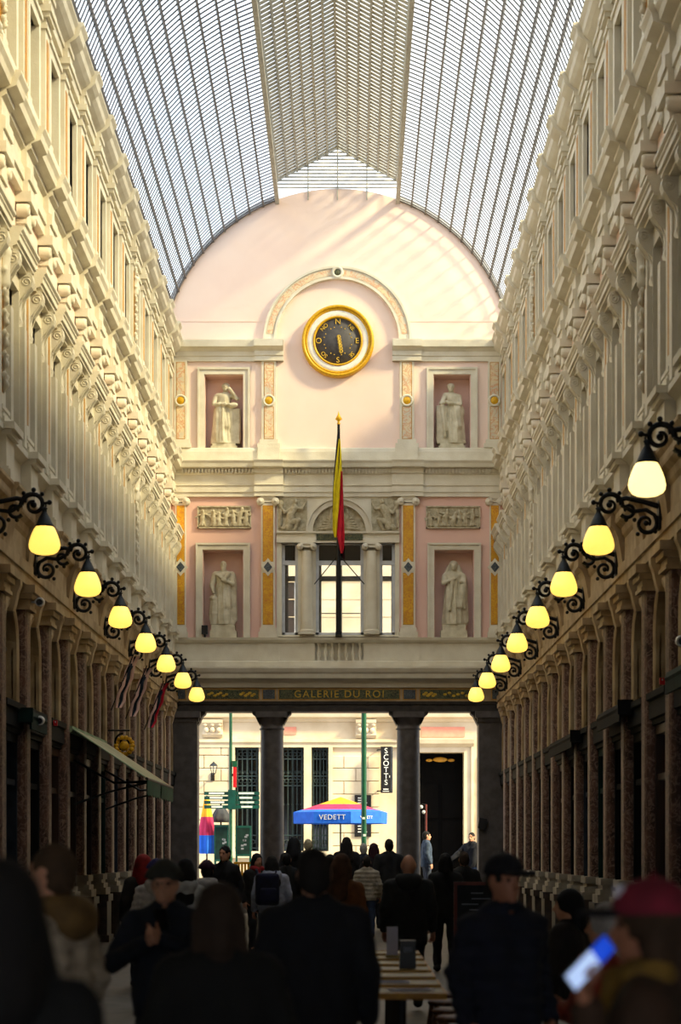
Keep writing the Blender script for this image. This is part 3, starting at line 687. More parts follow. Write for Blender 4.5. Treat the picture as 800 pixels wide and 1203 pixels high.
for t, p0, p1 in ((-1, 327, 361), (1, 436, 468)):
    a0, a1 = EX(p0), EX(p1); z0, z1 = EZ(624), EZ(586); s = t
    ac = (a0+a1)/2; h = z1-z0
    pr = [cap((.06, ac+s*.1, z0+.1), (.08, ac+s*.05, z0+.38), .11, .1), cap((.08, ac+s*.05, z0+.38), (.1, ac-s*.05, z0+.6), .1, .085), ell((.12, ac-s*.07, z0+.73), (.06, .06, .075)),
          cap((.1, ac-s*.03, z0+.58), (.13, ac-s*.24, z0+.55), .05, .035), cap((.13, ac-s*.24, z0+.55), (.12, ac-s*.32, z0+.68), .035, .03),
          cap((.1, ac+s*.0, z0+.58), (.1, ac+s*.2, z0+.45), .05, .04), cap((.1, ac+s*.2, z0+.45), (.1, ac+s*.3, z0+.6), .04, .03),
          cap((.1, ac+s*.08, z0+.2), (.13, ac-s*.15, z0+.26), .075, .06), cap((.13, ac-s*.15, z0+.26), (.1, ac-s*.05, z0+.02), .055, .04),
          cap((.08, ac+s*.12, z0+.12), (.1, ac+s*.25, z0+.06), .07, .05), ell((.1, ac+s*.3, z0+.68), (.05, .07, .1)), cap((.08, ac+s*.33, z0+.1), (.08, ac+s*.32, z0+.5), .04, .05)]
    for i in range(5): pr.append(cap((.06, ac+s*(.0+.06*i), z0+.02), (.07, ac+s*(.02+.05*i), z0+.3), .025, .02))
    sp_ = ew('spandrel', MB().box(0, .04, a0, a1, z0, z1), 'relief')
    obj('carved_figure', sdf_mesh('carved_figure', [(pr, .02)], .016, cut=lambda x, y, z: .02-x), 'relief', sp_)
for cx in (360.5, 436.5):
    a = EX(cx)
    c = ew('window_column', MB().lathe([(.155, EZ(740)), (.15, EZ(715)), (.135, EZ(648))], (.08, a, 0), 18), 'cream')
    obj('base', MB().box(-.08, .28, a-.2, a+.2, EZ(746), EZ(743)).lathe([(.19, EZ(743)), (.2, EZ(742)), (.17, EZ(740.5)), (.155, EZ(740))], (.08, a, 0), 18), 'cream', c)
    obj('capital', volutes(MB(), a, .17, EZ(643.5), .085, .24), 'cream', c)
for p0, p1 in ((331, 350), (371, 427), (446, 464)):
    a0, a1 = EX(p0), EX(p1); z0, z1 = EZ(746), EZ(638); f = .075
    w_ = obj('window_1' if p0 == 331 else ('window_2' if p0 == 371 else 'window_3'), MB().box(-.2, -.12, a0, a0+f, z0, z1).box(-.2, -.12, a1-f, a1, z0, z1).box(-.2, -.12, a0, a1, z0, z0+f).box(-.2, -.12, a0, a1, z1-f*.5, z1).box(-.2, -.1, a0, a1, EZ(663), EZ(658)), 'window_white', None, (0, D, 0), RZ, kind='structure')
    obj('transom_pane', MB().box(-.17, -.165, a0+f, a1-f, EZ(658), z1-f*.5), 'dark_glass', w_)
    if p0 == 371:
        m_ = (a0+a1)/2
        obj('pane', MB().box(-.17, -.165, a0+f, m_, z0+f, EZ(663)), 'clear_glass', w_); obj('pane', MB().box(-.17, -.165, m_, a1-f, z0+f, EZ(663)), 'clear_glass', w_)
        obj('inner_bars', MB().box(-.34, -.28, a0+.06, a0+.14, z0, z1).box(-.34, -.28, m_-.1, m_+.06, z0, z1).box(-.34, -.28, a0, a1, EZ(681), EZ(675)).box(-.34, -.3, a0, a1, EZ(719.5), EZ(718.5)), 'iron', w_)
    else:
        obj('pane', MB().box(-.17, -.165, a0+f, a1-f, z0+f, EZ(663)), 'clear_glass', w_)
        obj('inner_bars', MB().box(-.34, -.28, a0 if p0 == 331 else a1-.09, (a0+.16) if p0 == 331 else a1, z0, z1).box(-.34, -.28, a0, a1, EZ(681), EZ(675)), 'iron', w_)
# band below the windows, balustrade
band = rect_wall(MB(), -W-.2, W+.2, EZ(786), EZ(750), -.6, .0, [(EX(370), EX(427), EZ(777), EZ(754))])
band.box(-.3, -.125, EX(368), EX(429), EZ(778), EZ(753))
for b0, b1 in ((303, 328), (467, 493)): band.box(0, .06, EX(b0), EX(b1), EZ(784), EZ(752))
band.prof([(-.02, EZ(786)), (.09, EZ(786)), (.09, EZ(778)), (.05, EZ(777)), (-.02, EZ(776))], EX(204), EX(590))
ew('window_band', band, 'cream')
led = [(-.1, EZ(755)), (.05, EZ(755)), (.12, EZ(752.5)), (.14, EZ(749.5)), (-.1, EZ(748.5))]
ew('sill_ledge', MB().prof(led, EX(204), EX(590)), 'cream')
for b0, b1 in ((303, 328), (467, 493)): ew('ledge_break', MB().prof(off(led, .06), EX(b0), EX(b1)), 'cream')
balm = MB().lathe([(.045, EZ(777)), (.045, EZ(775)), (.025, EZ(774)), (.06, EZ(769)), (.055, EZ(766.5)), (.025, EZ(761)), (.03, EZ(758)), (.045, EZ(757)), (.045, EZ(754))], (0, 0, 0), 12).mesh('baluster')
for i in range(7): obj('baluster', balm, 'cream', wend, (-.06, EX(370+4.2+8.1*i), 0))
# main cornice, frieze with lettering, architrave
ew('main_cornice', MB().prof([(-.3, EZ(808)), (.12, EZ(808)), (.14, EZ(803)), (.2, EZ(801)), (.36, EZ(798)), (.38, EZ(793)), (.42, EZ(791)), (.46, EZ(787)), (.46, EZ(785)), (-.3, EZ(783))], EX(204), EX(590)), 'cream')
ew('frieze', MB().box(-.6, .06, -W-.2, W+.2, EZ(824), EZ(806)), 'cream_warmlit')
for p0, p1, m in ((236, 304, 'green_marble'), (309, 323, 'blue_marble'), (328, 469, 'green_marble'), (474, 488, 'blue_marble'), (493.5, 561, 'green_marble'), (209, 218, 'blue_marble'), (578, 588, 'blue_marble')):
    ew('marble_panel', MB().box(.04, .075, EX(p0), EX(p1), EZ(821.5), EZ(810.5)), m)
    ew('panel_edge', MB().box(.04, .07, EX(p0)-.02, EX(p1)+.02, EZ(821.5)-.02, EZ(810.5)+.02), 'gold_line')
tm = text_mesh('GALERIE DU ROI', .26, .006, 1.22); tm.materials.append(MATS['gilt_text'])
o = obj('lettering', tm, 'gilt_text', wend, (.08, EX(398.5), EZ(816)), rot=(PI/2, 0, PI/2))
for p0, p1 in ((244, 268), (282, 300), (497, 512), (520, 556)):
    sw = MB(); n = 7
    for i in range(n):
        a = EX(p0)+(EX(p1)-EX(p0))*(i+.5)/n; sw.ball((.078, a, EZ(816)+.04*math.sin(i*2.1)), (.006, .05, .035), 8)
    ew('gilt_scroll', sw, 'gilt_text')
ew('architrave', MB().box(-.6, .0, -W-.2, W+.2, EZ(836), EZ(823.5)).box(-.6, .04, -W-.2, W+.2, EZ(827), EZ(823.5)), 'dark_stone')
for cx in (319, 480):
    a = EX(cx); hc = STREET*0
    c = ew('column', MB().lathe([(.315, .35), (.31, 1.6), (.29, 4.7)], (-.3, a, 0), 24), 'grey_stone')
    obj('base', MB().box(-.68, .08, a-.38, a+.38, 0, .16).lathe([(.37, .16), (.38, .22), (.34, .27), (.34, .3), (.315, .35)], (-.3, a, 0), 24), 'grey_stone', c)
    obj('capital', MB().lathe([(.29, 4.7), (.33, 4.73), (.29, 4.77), (.29, 4.85), (.34, 4.92), (.38, 5.02)], (-.3, a, 0), 24).box(-.7, .1, a-.4, a+.4, 5.02, EZ(836)), 'grey_stone', c)
for p0, p1, bx, t in ((205, 232, 236, 1), (562, 590, 563, -1)):
    p0, p1 = (HX+(-W-.2-CAMX)*S1, p1) if t > 0 else (p0, HX+(W+.2-CAMX)*S1)
    c = ew('anta', MB().box(-.6, .1, EX(p0), EX(p1), 0, 4.9), 'grey_stone')
    obj('base', MB().box(-.64, .16, EX(p0)-.05, EX(p1)+.05, 0, .3), 'grey_stone', c)
    obj('capital', MB().box(-.64, .14, EX(p0)-.04, EX(p1)+.04, 4.9, 5.0).box(-.64, .2, EX(p0)-.08, EX(p1)+.08, 5.0, EZ(836)), 'grey_stone', c)
for p, t in ((232, 1), (305, -1), (333, 1), (466, -1), (494, 1), (562, -1)):
    a = EX(p); pr_ = [(a, EZ(836)), (a+t*.2, EZ(836)), (a+t*.19, EZ(838.5)), (a+t*.12, EZ(841)), (a+t*.07, EZ(846)), (a, EZ(852))]
    ew('corner_bracket', MB().prism(pr_ if t < 0 else pr_[::-1], -.5, -.05), 'dark_stone')

# ------------------------------------------------------------------ wind dial
dz = empty('wind_dial', (EX(397), D, EZ(402)), 0, label='round gilt framed dark dial with compass letters high on the pink end wall', cat='dial')
def dring(name, r0, r1, d0, d1, m, n=48):
    return obj(name, MB().lathe([(r0, d0*-1), (r0+.02, -d1), (r1-.02, -d1), (r1, -d0), (r1, -.0)], (0, 0, 0), n, 'y'), m, dz)
dring('outer_rim', 38*q, 42.5*q, .12, .2, 'gilt'); dring('outer_bead', 35.5*q, 38.5*q, .12, .16, 'gilt')
dring('white_band', 29*q, 36*q, .13, .145, 'white_ring'); dring('inner_rim', 26.5*q, 29.8*q, .1, .17, 'gilt')
obj('face', MB().lathe([(0, -.12), (28*q, -.12), (28*q, 0)], (0, 0, 0), 40, 'y'), 'dial_face', dz)
for i, L in enumerate(['N', 'NE', 'E', 'SE', 'S', 'SO', 'O', 'NO']):
    t = math.radians(45*i); r = 22.5*q; big = i % 2 == 0
    me = text_mesh(L, .2 if big else .14, .008); me.materials.append(MATS['gilt_text'])
    o = obj('letter', me, 'gilt_text', dz, (r*math.sin(t), -.13, r*math.cos(t)))
    o.rotation_euler = (Matrix.Rotation(0 if big else t*(1 if i in (1, 5) else 1), 3, 'Y') @ Matrix.Rotation(PI/2, 3, 'X')).to_euler()
for i in range(24):
    if i % 3: 
        t = 2*PI*i/24; obj('mark', MB().box(-.012, .012, -.128, -.11, -.012, .012), 'gilt_text', dz, (16.5*q*math.sin(t), 0, 16.5*q*math.cos(t)))
nd = MB()
for i in range(6):
    f = -5.5+i*3.2; nd.lathe([(1.1*q, -.125), (1.9*q, -.15), (2.4*q, -.125)], (.02+.012*i, 0, (5-i*3.4)*q), 10, 'y')
nd.tube([(0, -.14, 6*q), (.04, -.14, -4*q), (.07, -.14, -15*q)], [.02, .025, .008], 6)
obj('pointer', nd, 'gilt_text', dz)

# ------------------------------------------------------------------ flag on its pole
fl = empty('national_flag', (EX(398), D-.55, EZ(746)), label='limp black, yellow and red flag on a tall pole before the arched window', cat='flag')
H = lambda py: EZ(py)-EZ(746)
obj('pole', MB().tube([(0, 0, 0), (0, 0, H(600)), (0, 0, H(502))], [.06, .05, .035], 10), 'iron', fl)
obj('finial', MB().lathe([(.035, H(504)), (.05, H(503)), (.03, H(502)), (.03, H(500)), (.09, H(498)), (.03, H(493)), (.0, H(488))], (0, 0, 0), 10), 'gilt', fl)
obj('brace', MB().tube([(0, 0, H(655)), (-.62, .42, H(687))], .014, 6), 'iron', fl); obj('brace', MB().tube([(0, 0, H(655)), (.65, .42, H(687))], .014, 6), 'iron', fl)
obj('foot_bracket', MB().box(-.08, .08, -.06, .55, -.06, .02), 'iron', fl)
def flagband(name, m, rows):
    """rows: (py, px left, px right, y depth): a folded hanging strip of cloth"""
    mb = MB(); n = 16; vs = []
    for (py, l, r, dy) in rows:
        for i in range(n):
            t = i/(n-1); x = EX(l+(r-l)*t)-EX(398); y = dy+.045*math.sin(t*PI*3.2+py*.04)
            vs.append((x, y, H(py))); 
        for i in range(n-1, -1, -1):
            t = i/(n-1); x = EX(l+(r-l)*t)-EX(398); y = dy+.025+.045*math.sin(t*PI*3.2+py*.04)
            vs.append((x, y, H(py)))
    k = 2*n
    mb.add(vs, [(a*k+i, a*k+(i+1) % k, (a+1)*k+(i+1) % k, (a+1)*k+i) for a in range(len(rows)-1) for i in range(k)], True)
    mb.add(vs[:k], [tuple(range(k))]); mb.add(vs[-k:], [tuple(range(k))[::-1]])
    return obj(name, mb, m, fl)
flagband('black_stripe', 'flag_black', [(512, 396.5, 399.5, -.07), (530, 395, 400, -.08), (555, 393, 400, -.09), (585, 391, 398, -.06), (606, 391, 394, -.03)])
flagband('yellow_stripe', 'flag_yellow', [(522, 398, 400, -.13), (545, 395.5, 401.5, -.15), (580, 392, 402.5, -.16), (610, 391, 402.5, -.16), (628, 391, 400, -.15), (636, 393, 397, -.14)])
flagband('red_stripe', 'flag_red', [(560, 400.5, 402.5, -.19), (590, 399.5, 403.5, -.21), (612, 397.5, 404, -.22), (634, 396, 405, -.22), (648, 399, 404.5, -.21), (655, 400.5, 403, -.2)])
# ------------------------------------------------------------------ wall lamps
def spiral(cx, cz, r0, r1, t0, t1, n=22):
    return [(cx+(r0+(r1-r0)*i/n)*math.cos(t0+(t1-t0)*i/n), 0, cz+(r0+(r1-r0)*i/n)*math.sin(t0+(t1-t0)*i/n)) for i in range(n+1)]
# local frame: x from the wall (0) towards the middle of the gallery, z from the globe centre
bk = MB()
U = .93                                                     # lamp hangs this far from the wall plane
bk.box(.14, .22, -.09, .09, .12, .62)
bk.tube([(.2, 0, .4), (.4, 0, .46), (.6, 0, .5), (.72, 0, .47)], [.035, .03, .03, .03], 8)
bk.tube(spiral(.8, .42, .15, .04, PI, -PI*1.6), [.034-.018*i/22 for i in range(23)], 8)
bk.ball((.8, 0, .42), .04); bk.ball((.8, 0, .6), .03); bk.ball((.99, 0, .45), .032); bk.tube([(.93, 0, .44), (.99, 0, .45)], .018, 6)
bk.tube(spiral(.36, .2, .14, .04, PI*.8, PI*.8+PI*2.4), [.032-.016*i/22 for i in range(23)], 8); bk.ball((.36, 0, .2), .035)
bk.tube([(.2, 0, .16), (.26, 0, .3), (.36, 0, .36), (.52, 0, .34), (.66, 0, .42)], .026, 8)
bk.tube(spiral(.58, .36, .1, .03, -PI*.2, -PI*.2-PI*2), [.026-.012*i/22 for i in range(23)], 8)
for p in ((.25, .1), (.46, .07), (.5, .24), (.6, .24), (.68, .56), (.9, .55)): bk.ball((p[0], 0, p[1]), .028, 8)
BK = bk.mesh('bracket')
GL = MB().lathe([(.0, .165), (.1, .165), (.125, .13), (.152, .07), (.176, 0), (.187, -.06), (.18, -.105), (.155, -.142), (.11, -.166), (.05, -.178), (0, -.18)], (U, 0, 0), 24, 'z', 10, .018).mesh('globe')
GB = GL.copy(); GL.materials.append(MATS['globe']); GB.materials.append(MATS['globe_bright'])
CP = MB().lathe([(.105, .15), (.112, .165), (.1, .19), (.06, .28), (.03, .33), (.028, .36), (.04, .375), (.028, .39), (0, .4)], (U, 0, 0), 16).mesh('cap')
RG = MB().tube([(U, 0, .37), (U+.02, 0, .41), (U, 0, .45), (U-.02, 0, .41), (U, 0, .37)], .012, 6).mesh('hanger')
ORD = ['nearest the end wall', 'second from the end wall', 'third from the end wall', 'fourth from the end wall', 'fifth from the end wall', 'sixth from the end wall', 'seventh from the end wall', 'nearest the camera']
for nm, s, rz, n0 in (('left', -1, 0, 1), ('right', 1, PI, 0)):
    for k in range(n0, 8):
        y = 20.4+4*k; o_ = 7-k
        wd = 'lit yellow glass globe lamp on black scroll bracket, %s wall, %s' % (nm, ORD[o_] if not (s < 0 and k == 1) else 'nearest the camera')
        L = empty('wall_lamp', (s*W, y, EYE+3.73), rz, label=wd, cat='lamp', group='scroll bracket lamps on the '+nm+' wall')
        obj('bracket', BK, 'iron', L); obj('globe', GB if (s > 0 and k < 1) else GL, 'globe', L); obj('cap', CP, 'lamp_cap', L); obj('hanger', RG, 'iron', L)

# ------------------------------------------------------------------ statues
def statue(key, label, prims, extra, folds, lean=0., robe=None):
    a0, a1, z0, z1 = N4(*niches[key]); ph = .15 if key[0] == 'u' else .34
    st = empty('statue', ((a0+a1)/2, D+.26, z0), label=label, cat='statue', group='stone statues in the niches of the end wall')
    obj('plinth', MB().box(-.34, .34, -.22, .22, 0, ph*.55).box(-.3, .3, -.2, .2, ph*.55, ph), 'statue', st)
    def disp(x, y, z):
        th = np.arctan2(y+.02, x-lean*(z/1.7)); m = np.clip((1.35-z)/.3, 0, 1)*np.clip((z-.02)/.1, 0, 1)
        return -m*(.012*np.sin(folds*th+1.6*np.sin(z*3))+.007*np.sin((folds*2+1)*th+2.5*z+1))
    me = sdf_mesh('figure', [(prims, .05), (extra, .012)], .014, disp=disp, jk=.025, cut=lambda x, y, z: -z+0*x+0*y)
    o = obj('figure', me, 'statue', st, (0, -.04, ph)); o.scale = (1.12, 1, .9 if key[0] == 'u' else .94); return st, o
def face(c, f=-1, s=1.):
    x, y, z = c
    return [ell(c, (.075*s, .09*s, .11*s)), ell((x, y+f*.03, z-.06*s), (.055*s, .06*s, .06*s)), cap((x, y+f*.09*s, z+.01), (x, y+f*.115*s, z-.025), .012, .018), ell((x, y+f*.08, z+.03), (.05, .02, .014)),
            ell((x, y+f*.09, z-.06), (.024, .012, .01)), ell((x, y+f*.075, z-.1), (.025, .022, .02))]
def legs_robe(x0=0, w=.16, top=1.0, sx=0.):
    return [cap((x0-w*.55, 0, .05), (x0-.06+sx, 0, top), .13, .12), cap((x0+w*.55, -.02, .05), (x0+.06+sx, 0, top), .13, .12), cap((x0+w*.5, -.1, .5), (x0+.07+sx, -.02, .9), .11, .1), cap((x0-w*.9, .02, .03), (x0-.1+sx, .02, .9), .12, .09), cap((x0+w*.9, .02, .03), (x0+.1+sx, .02, .9), .12, .09), cap((x0, -.06, .02), (x0+sx, -.04, .95), .15, .12)]
# upper left: woman, chin on hand, arm across, leaning on a pillar
statue('ul', 'draped woman statue resting chin on raised hand, upper left niche', legs_robe(-.05)+[cap((-.03, 0, .95), (0, 0, 1.3), .155, .15), cap((-.13, 0, 1.38), (.15, 0, 1.38), .085, .08), cap((.02, 0, 1.4), (.03, 0, 1.52), .06, .055)],
       face((.03, -.02, 1.62))+[ell((.03, .03, 1.66), (.095, .1, .1)), cap((-.18, 0, 1.36), (-.24, -.1, 1.12), .065, .055), cap((-.24, -.1, 1.12), (.12, -.2, 1.1), .05, .04), cap((.2, 0, 1.36), (.3, -.12, 1.26), .06, .05), cap((.3, -.12, 1.26), (.14, -.14, 1.54), .045, .035), ell((.12, -.13, 1.56), (.04, .04, .05)),
        bxp((.24, .02, .5), (.1, .12, .5), .02), ell((.2, -.14, 1.08), (.12, .1, .07))], 7)
# upper right: woman leaning to the left on a pillar with folded arms
statue('ur', 'draped woman statue leaning on a pillar with folded arms, upper right niche', legs_robe(.08, .12, 1.0, -.02)+[cap((.06, 0, .95), (0.03, 0, 1.3), .15, .14), cap((-.12, 0, 1.4), (.14, 0, 1.36), .08, .08), cap((0, 0, 1.4), (-.01, -.02, 1.52), .055, .052), ell((.14, 0, .95), (.15, .15, .2)), cap((.1, -.08, .06), (.26, -.05, .04), .1, .07)],
       face((-.02, -.05, 1.6))+[ell((-.02, .0, 1.65), (.09, .1, .09)), cap((.17, 0, 1.35), (.2, -.12, 1.12), .06, .05), cap((.2, -.12, 1.12), (-.1, -.2, 1.14), .045, .04), cap((-.15, 0, 1.38), (-.24, -.1, 1.14), .06, .05), cap((-.24, -.1, 1.14), (-.06, -.18, 1.2), .045, .04),
        bxp((-.22, .02, .52), (.1, .12, .54), .02), cap((-.22, -.1, 1.05), (-.16, -.12, .2), .06, .05)], 6, .02)
# lower left: bearded old man
statue('ll', 'bearded bald man statue in heavy cloak with urn at foot, lower left niche', legs_robe(0, .15)+[cap((0, 0, .95), (0, 0, 1.32), .165, .16), cap((-.17, 0, 1.38), (.17, 0, 1.38), .09, .09), cap((0, 0, 1.4), (0, -.01, 1.54), .065, .06), cap((.2, .02, 1.3), (.2, .04, .15), .09, .11)],
       face((0, -.03, 1.64))+[ell((0, -.09, 1.52), (.05, .05, .09)), cap((-.2, 0, 1.36), (-.26, -.08, 1.08), .07, .055), cap((-.26, -.08, 1.08), (-.22, -.16, .86), .05, .04), cap((.2, 0, 1.36), (.22, -.12, 1.12), .07, .055), cap((.22, -.12, 1.12), (-.02, -.2, 1.2), .05, .04),
        cap((-.14, -.15, 1.36), (.05, -.2, 1.2), .04, .04), cap((.14, -.12, 1.4), (.02, -.19, 1.22), .04, .04), ell((-.22, -.08, .72), (.085, .085, .1)), cap((-.22, -.08, .3), (-.22, -.08, .62), .1, .075), cap((-.22, -.08, .02), (-.22, -.08, .3), .07, .1)], 8)
# lower right: veiled woman
statue('lr', 'veiled woman statue with one hand at her chest, lower right niche', legs_robe(0, .17)+[cap((0, 0, .9), (0, 0, 1.3), .17, .16), cap((-.15, 0, 1.36), (.15, 0, 1.36), .09, .09), cap((0, 0, 1.4), (0, 0, 1.54), .07, .06), cap((.2, .03, 1.3), (.22, .05, .1), .1, .12)],
       face((0, -.05, 1.6))+[ell((0, .03, 1.62), (.11, .11, .15)), cap((-.1, .02, 1.6), (-.15, .02, 1.38), .05, .08), cap((.1, .02, 1.6), (.15, .02, 1.38), .05, .08), cap((-.2, 0, 1.34), (-.24, -.1, 1.14), .07, .06), cap((-.24, -.1, 1.14), (.02, -.2, 1.24), .05, .04), cap((.2, 0, 1.34), (.25, -.08, 1.08), .07, .06), cap((.25, -.08, 1.08), (.15, -.18, 1.16), .05, .045),
        cap((-.02, -.17, 1.2), (-.1, -.18, .4), .05, .04), cap((.2, -.12, 1.05), (.24, -.1, .45), .07, .05)], 9)
fl_ = empty('floodlight', (EX(240.5), D-.04, EZ(749)), label='small black floodlight box on the ledge beside the lower left niche', cat='floodlight')
obj('housing', MB().box(-.07, .08, -.09, .06, .08, .3), 'sign_black', fl_); obj('foot', MB().box(-.02, .03, -.04, .03, 0, .09), 'sign_black', fl_)

# ------------------------------------------------------------------ shop fronts: awning, flags, cameras, signs
aw = empty('awning', (-W, 32.3, 3.05), label='pale green striped shop awning with dark green valance on left wall', cat='awning')
AWL, AWP = 4.6, 1.36
n = 8
for i in range(n):
    y0, y1 = AWL*i/n, AWL*(i+1)/n
    obj('canvas_stripe', MB().add([(.16, y0, .5), (.16, y1, .5), (AWP, y1, -.3), (AWP, y0, -.3), (.16, y0, .515), (.16, y1, .515), (AWP, y1, -.285), (AWP, y0, -.285)],
        [(0, 1, 2, 3), (4, 7, 6, 5), (0, 3, 7, 4), (1, 5, 6, 2), (3, 2, 6, 7), (0, 4, 5, 1)]), 'awning_pale' if i % 2 == 0 else 'cream_warmlit', aw)
for y0, y1 in ((0, AWL*.48), (AWL*.52, AWL)):
    mb = MB(); m = 10; vs = []
    for i in range(m+1):
        y = y0+(y1-y0)*i/m; zz = -.54-.03*abs(math.sin(PI*i/2))
        for x in (AWP, AWP+.015): vs += [(x, y, -.28), (x, y, zz)]
    mb.add(vs, [(i*4+a, i*4+b, i*4+4+b, i*4+4+a) for i in range(m) for a, b in ((0, 1), (1, 3), (3, 2), (2, 0))]); obj('valance', mb, 'awning_green', aw)
obj('front_bar', MB().tube([(AWP, 0, -.3), (AWP, AWL, -.3)], .025, 8), 'iron', aw)
obj('roller_box', MB().box(.0, .18, -.02, AWL+.02, .44, .54), 'awning_pale', aw)
for y in (.25, AWL-.3):
    obj('arm', MB().tube([(.18, y, .0), (.75, y+.55, -.34), (AWP, y+.1, -.33)], .022, 6), 'iron', aw)
    obj('arm', MB().tube([(.18, y, -.7), (.7, y+.2, -.5), (AWP, y+.15, -.34)], .018, 6), 'iron', aw)
for i, (px, y, c) in enumerate(((141, 37.6, 'pink'), (156, 40.0, 'pink'), (179, 43.6, 'flag_red'))):
    f = empty('pennant_flag', (-W+.17, y, 4.5), label='small %s drooping flag on slanted pole, %s of three on left wall' % ('pink and blue' if i < 2 else 'pink, blue and red', ['nearest', 'middle', 'farthest'][i]), cat='flag', group='drooping shop flags on the left wall')
    obj('pole', MB().tube([(0, 0, -.3), (.42, 0, .75)], .012, 6), 'iron', f)
    for j, m in enumerate(('pink', 'shop_blue', 'flag_red' if i == 2 else 'pink')):
        vs = []
        for k in range(8):
            t = k/7; x = .40-.30*t+.02*math.sin(k*2+j); z = .7-.95*t
            for dx in (0, .07):
                for dy in (0, .012): vs.append((x+dx*(1-.3*t)+.05*(j-1), dy+.03*math.sin(k+j*2)+.02*j, z))
        obj('cloth', MB().add(vs, [(k*4+a, k*4+b, k*4+4+b, k*4+4+a) for k in range(7) for a, b in ((0, 1), (1, 3), (3, 2), (2, 0))]+[(0, 1, 3, 2), (28, 30, 31, 29)], True), m, f)
def cctv(x, y, z, d, label):
    c = empty('security_camera', (x, y, z), label=label, cat='camera')
    obj('mount', MB().tube([(0, 0, 0), (d*.12, -.02, 0)], .025, 8), 'plastic_white', c)
    obj('housing', MB().tube([(d*.13, .1, .0), (d*.13, -.02, -.01), (d*.13, -.1, -.02)], [.05, .065, .06], 12), 'plastic_white', c)
    obj('lens', MB().tube([(d*.13, -.095, -.02), (d*.13, -.112, -.022)], .045, 12), 'sign_black', c)
cctv(-W+.17, 28.2, 5.06, 1, 'small white security camera on a left pilaster below the nearest lamps')
cctv(-W+.17, 28.2, 3.42, 1, 'small white security camera low on a left pilaster above a shop front')
cctv(W-.17, 22.2, 3.9, -1, 'small white security camera on the right wall at the picture edge')
gs = empty('gilt_shop_sign', (-W+.17, 37.1, 3.3), label='ornate gilt leafy sign hanging over the awning on left wall', cat='sign')
mb = MB().tube([(0, 0, .5), (.4, 0, .5)], .015, 6).tube(spiral(.28, .28, .17, .04, PI/2, PI/2+PI*2.6), .02, 6)
obj('bracket', mb, 'iron', gs); mb = MB()
for i in range(14):
    t = 2*PI*i/14; mb.ball((.3+.15*math.cos(t), .03*math.sin(3*t), .22+.15*math.sin(t)), (.05, .03, .045), 8)
mb.ball((.3, 0, .22), (.1, .05, .1), 10); obj('leaves', mb, 'gilt', gs)
def shop_box(y0, y1, z, side, m, label):
    s = empty('shop_awning_box', (side*W, y0, z), PI if side > 0 else 0, label=label, cat='awning')
    L = (y1-y0)*(-1 if side > 0 else 1)
    obj('roller', MB().prof([(.1, 0), (.27, .02), (.3, .08), (.27, .15), (.1, .18)], 0, L), m, s); obj('end_cap', MB().box(.1, .31, -.02, .02, -.01, .19), m, s)
    obj('flap', MB().box(.26, .29, 0, L, -.1, .04), m, s)
shop_box(21.4, 23.4, 3.5, 1, 'shop_green', 'rolled dark green awning on the right wall nearest the camera')
shop_box(27.4, 29.9, 3.45, 1, 'shop_dark', 'rolled black awning in the middle of the right wall')
shop_box(33.4, 37.2, 3.4, 1, 'shop_dark', 'long rolled dark awning far along the right wall')
shop_box(27.5, 28.9, 3.35, -1, 'shop_green', 'rolled dark green awning on the left wall before the open striped one')
def red_tag(x, y, z, label):
    o = empty('alarm_box', (x, y, z), label=label, cat='alarm'); obj('box', MB().box(-.03, .03, -.02, .02, -.04, .04), 'sign_red', o); obj('light', MB().ball((0, -.022, .015), .01, 8), 'sign_white', o)
red_tag(W-.2, 24.2, 3.62, 'small red alarm box on a right pilaster near the green awning')
red_tag(W-.2, 34.2, 3.5, 'small red alarm box far along the right wall by the dark awning')
red_tag(-W+.22, 30.2, 3.5, 'small red alarm box on the left wall beside the striped awning')
# ------------------------------------------------------------------ bank across the street
bank = empty('bank_building', (0, DF, STREET), label='sunlit cream stone building with barred windows across the street', cat='building')
BL = (0, 0, -STREET)
def bk_(name, mb, m, parent=None, **kw): return obj(name, mb, m, parent or bank, BL if parent is None else (0, 0, 0), RZ if parent is None else 0, **kw)
WH = [(FX(276), FX(304), FZ(1000), FZ(878)), (FX(330), FX(357), FZ(1000), FZ(878)), (FX(366), FX(386), FZ(1000), FZ(878)), (FX(491), FX(545), FZ(1046), FZ(884))]
UH = [(-6.2, -5.0, 7.2, 10), (-1.9, -.9, 7.4, 10.2), (3.2, 4.4, 7.2, 10)]
bk_('wall', rect_wall(MB(), -14, 14, STREET, 14.5, -.6, 0, WH+UH), 'bank_stone')
bk_('wall_back', MB().box(-1.2, -1.0, -14, 14, STREET, 14.5), 'recess_shade')
# rusticated blocks
r_ = random.Random(3)
def blocks(p0, p1, y0, y1, dy, wpx):
    y = y1
    k = 0
    while y-dy >= y0-1:
        x = p0-(wpx/2 if k % 2 else 0); k += 1
        while x < p1:
            a0, a1 = max(x, p0), min(x+wpx, p1)
            if a1-a0 > 4: bk_('stone_block', MB().prof([(-.02, FZ(y)+.02), (.05, FZ(y)+.02), (.07, FZ(y)+.04), (.07, FZ(y-dy)-.02), (.05, FZ(y-dy)), (-.02, FZ(y-dy))], FX(a0)+.012, FX(a1)-.012), 'bank_stone')
            x += wpx
        y -= dy
blocks(180, 272, 872, 1040, 15.2, 40)
blocks(390, 446, 880, 1040, 15.2, 28)
blocks(562, 640, 880, 1040, 15.2, 40)
bk_('string_course', MB().prof([(-.05, FZ(848)), (.08, FZ(848)), (.12, FZ(845)), (.3, FZ(843)), (.34, FZ(838)), (.36, FZ(836)), (-.05, FZ(834))], -14, 14), 'bank_stone')
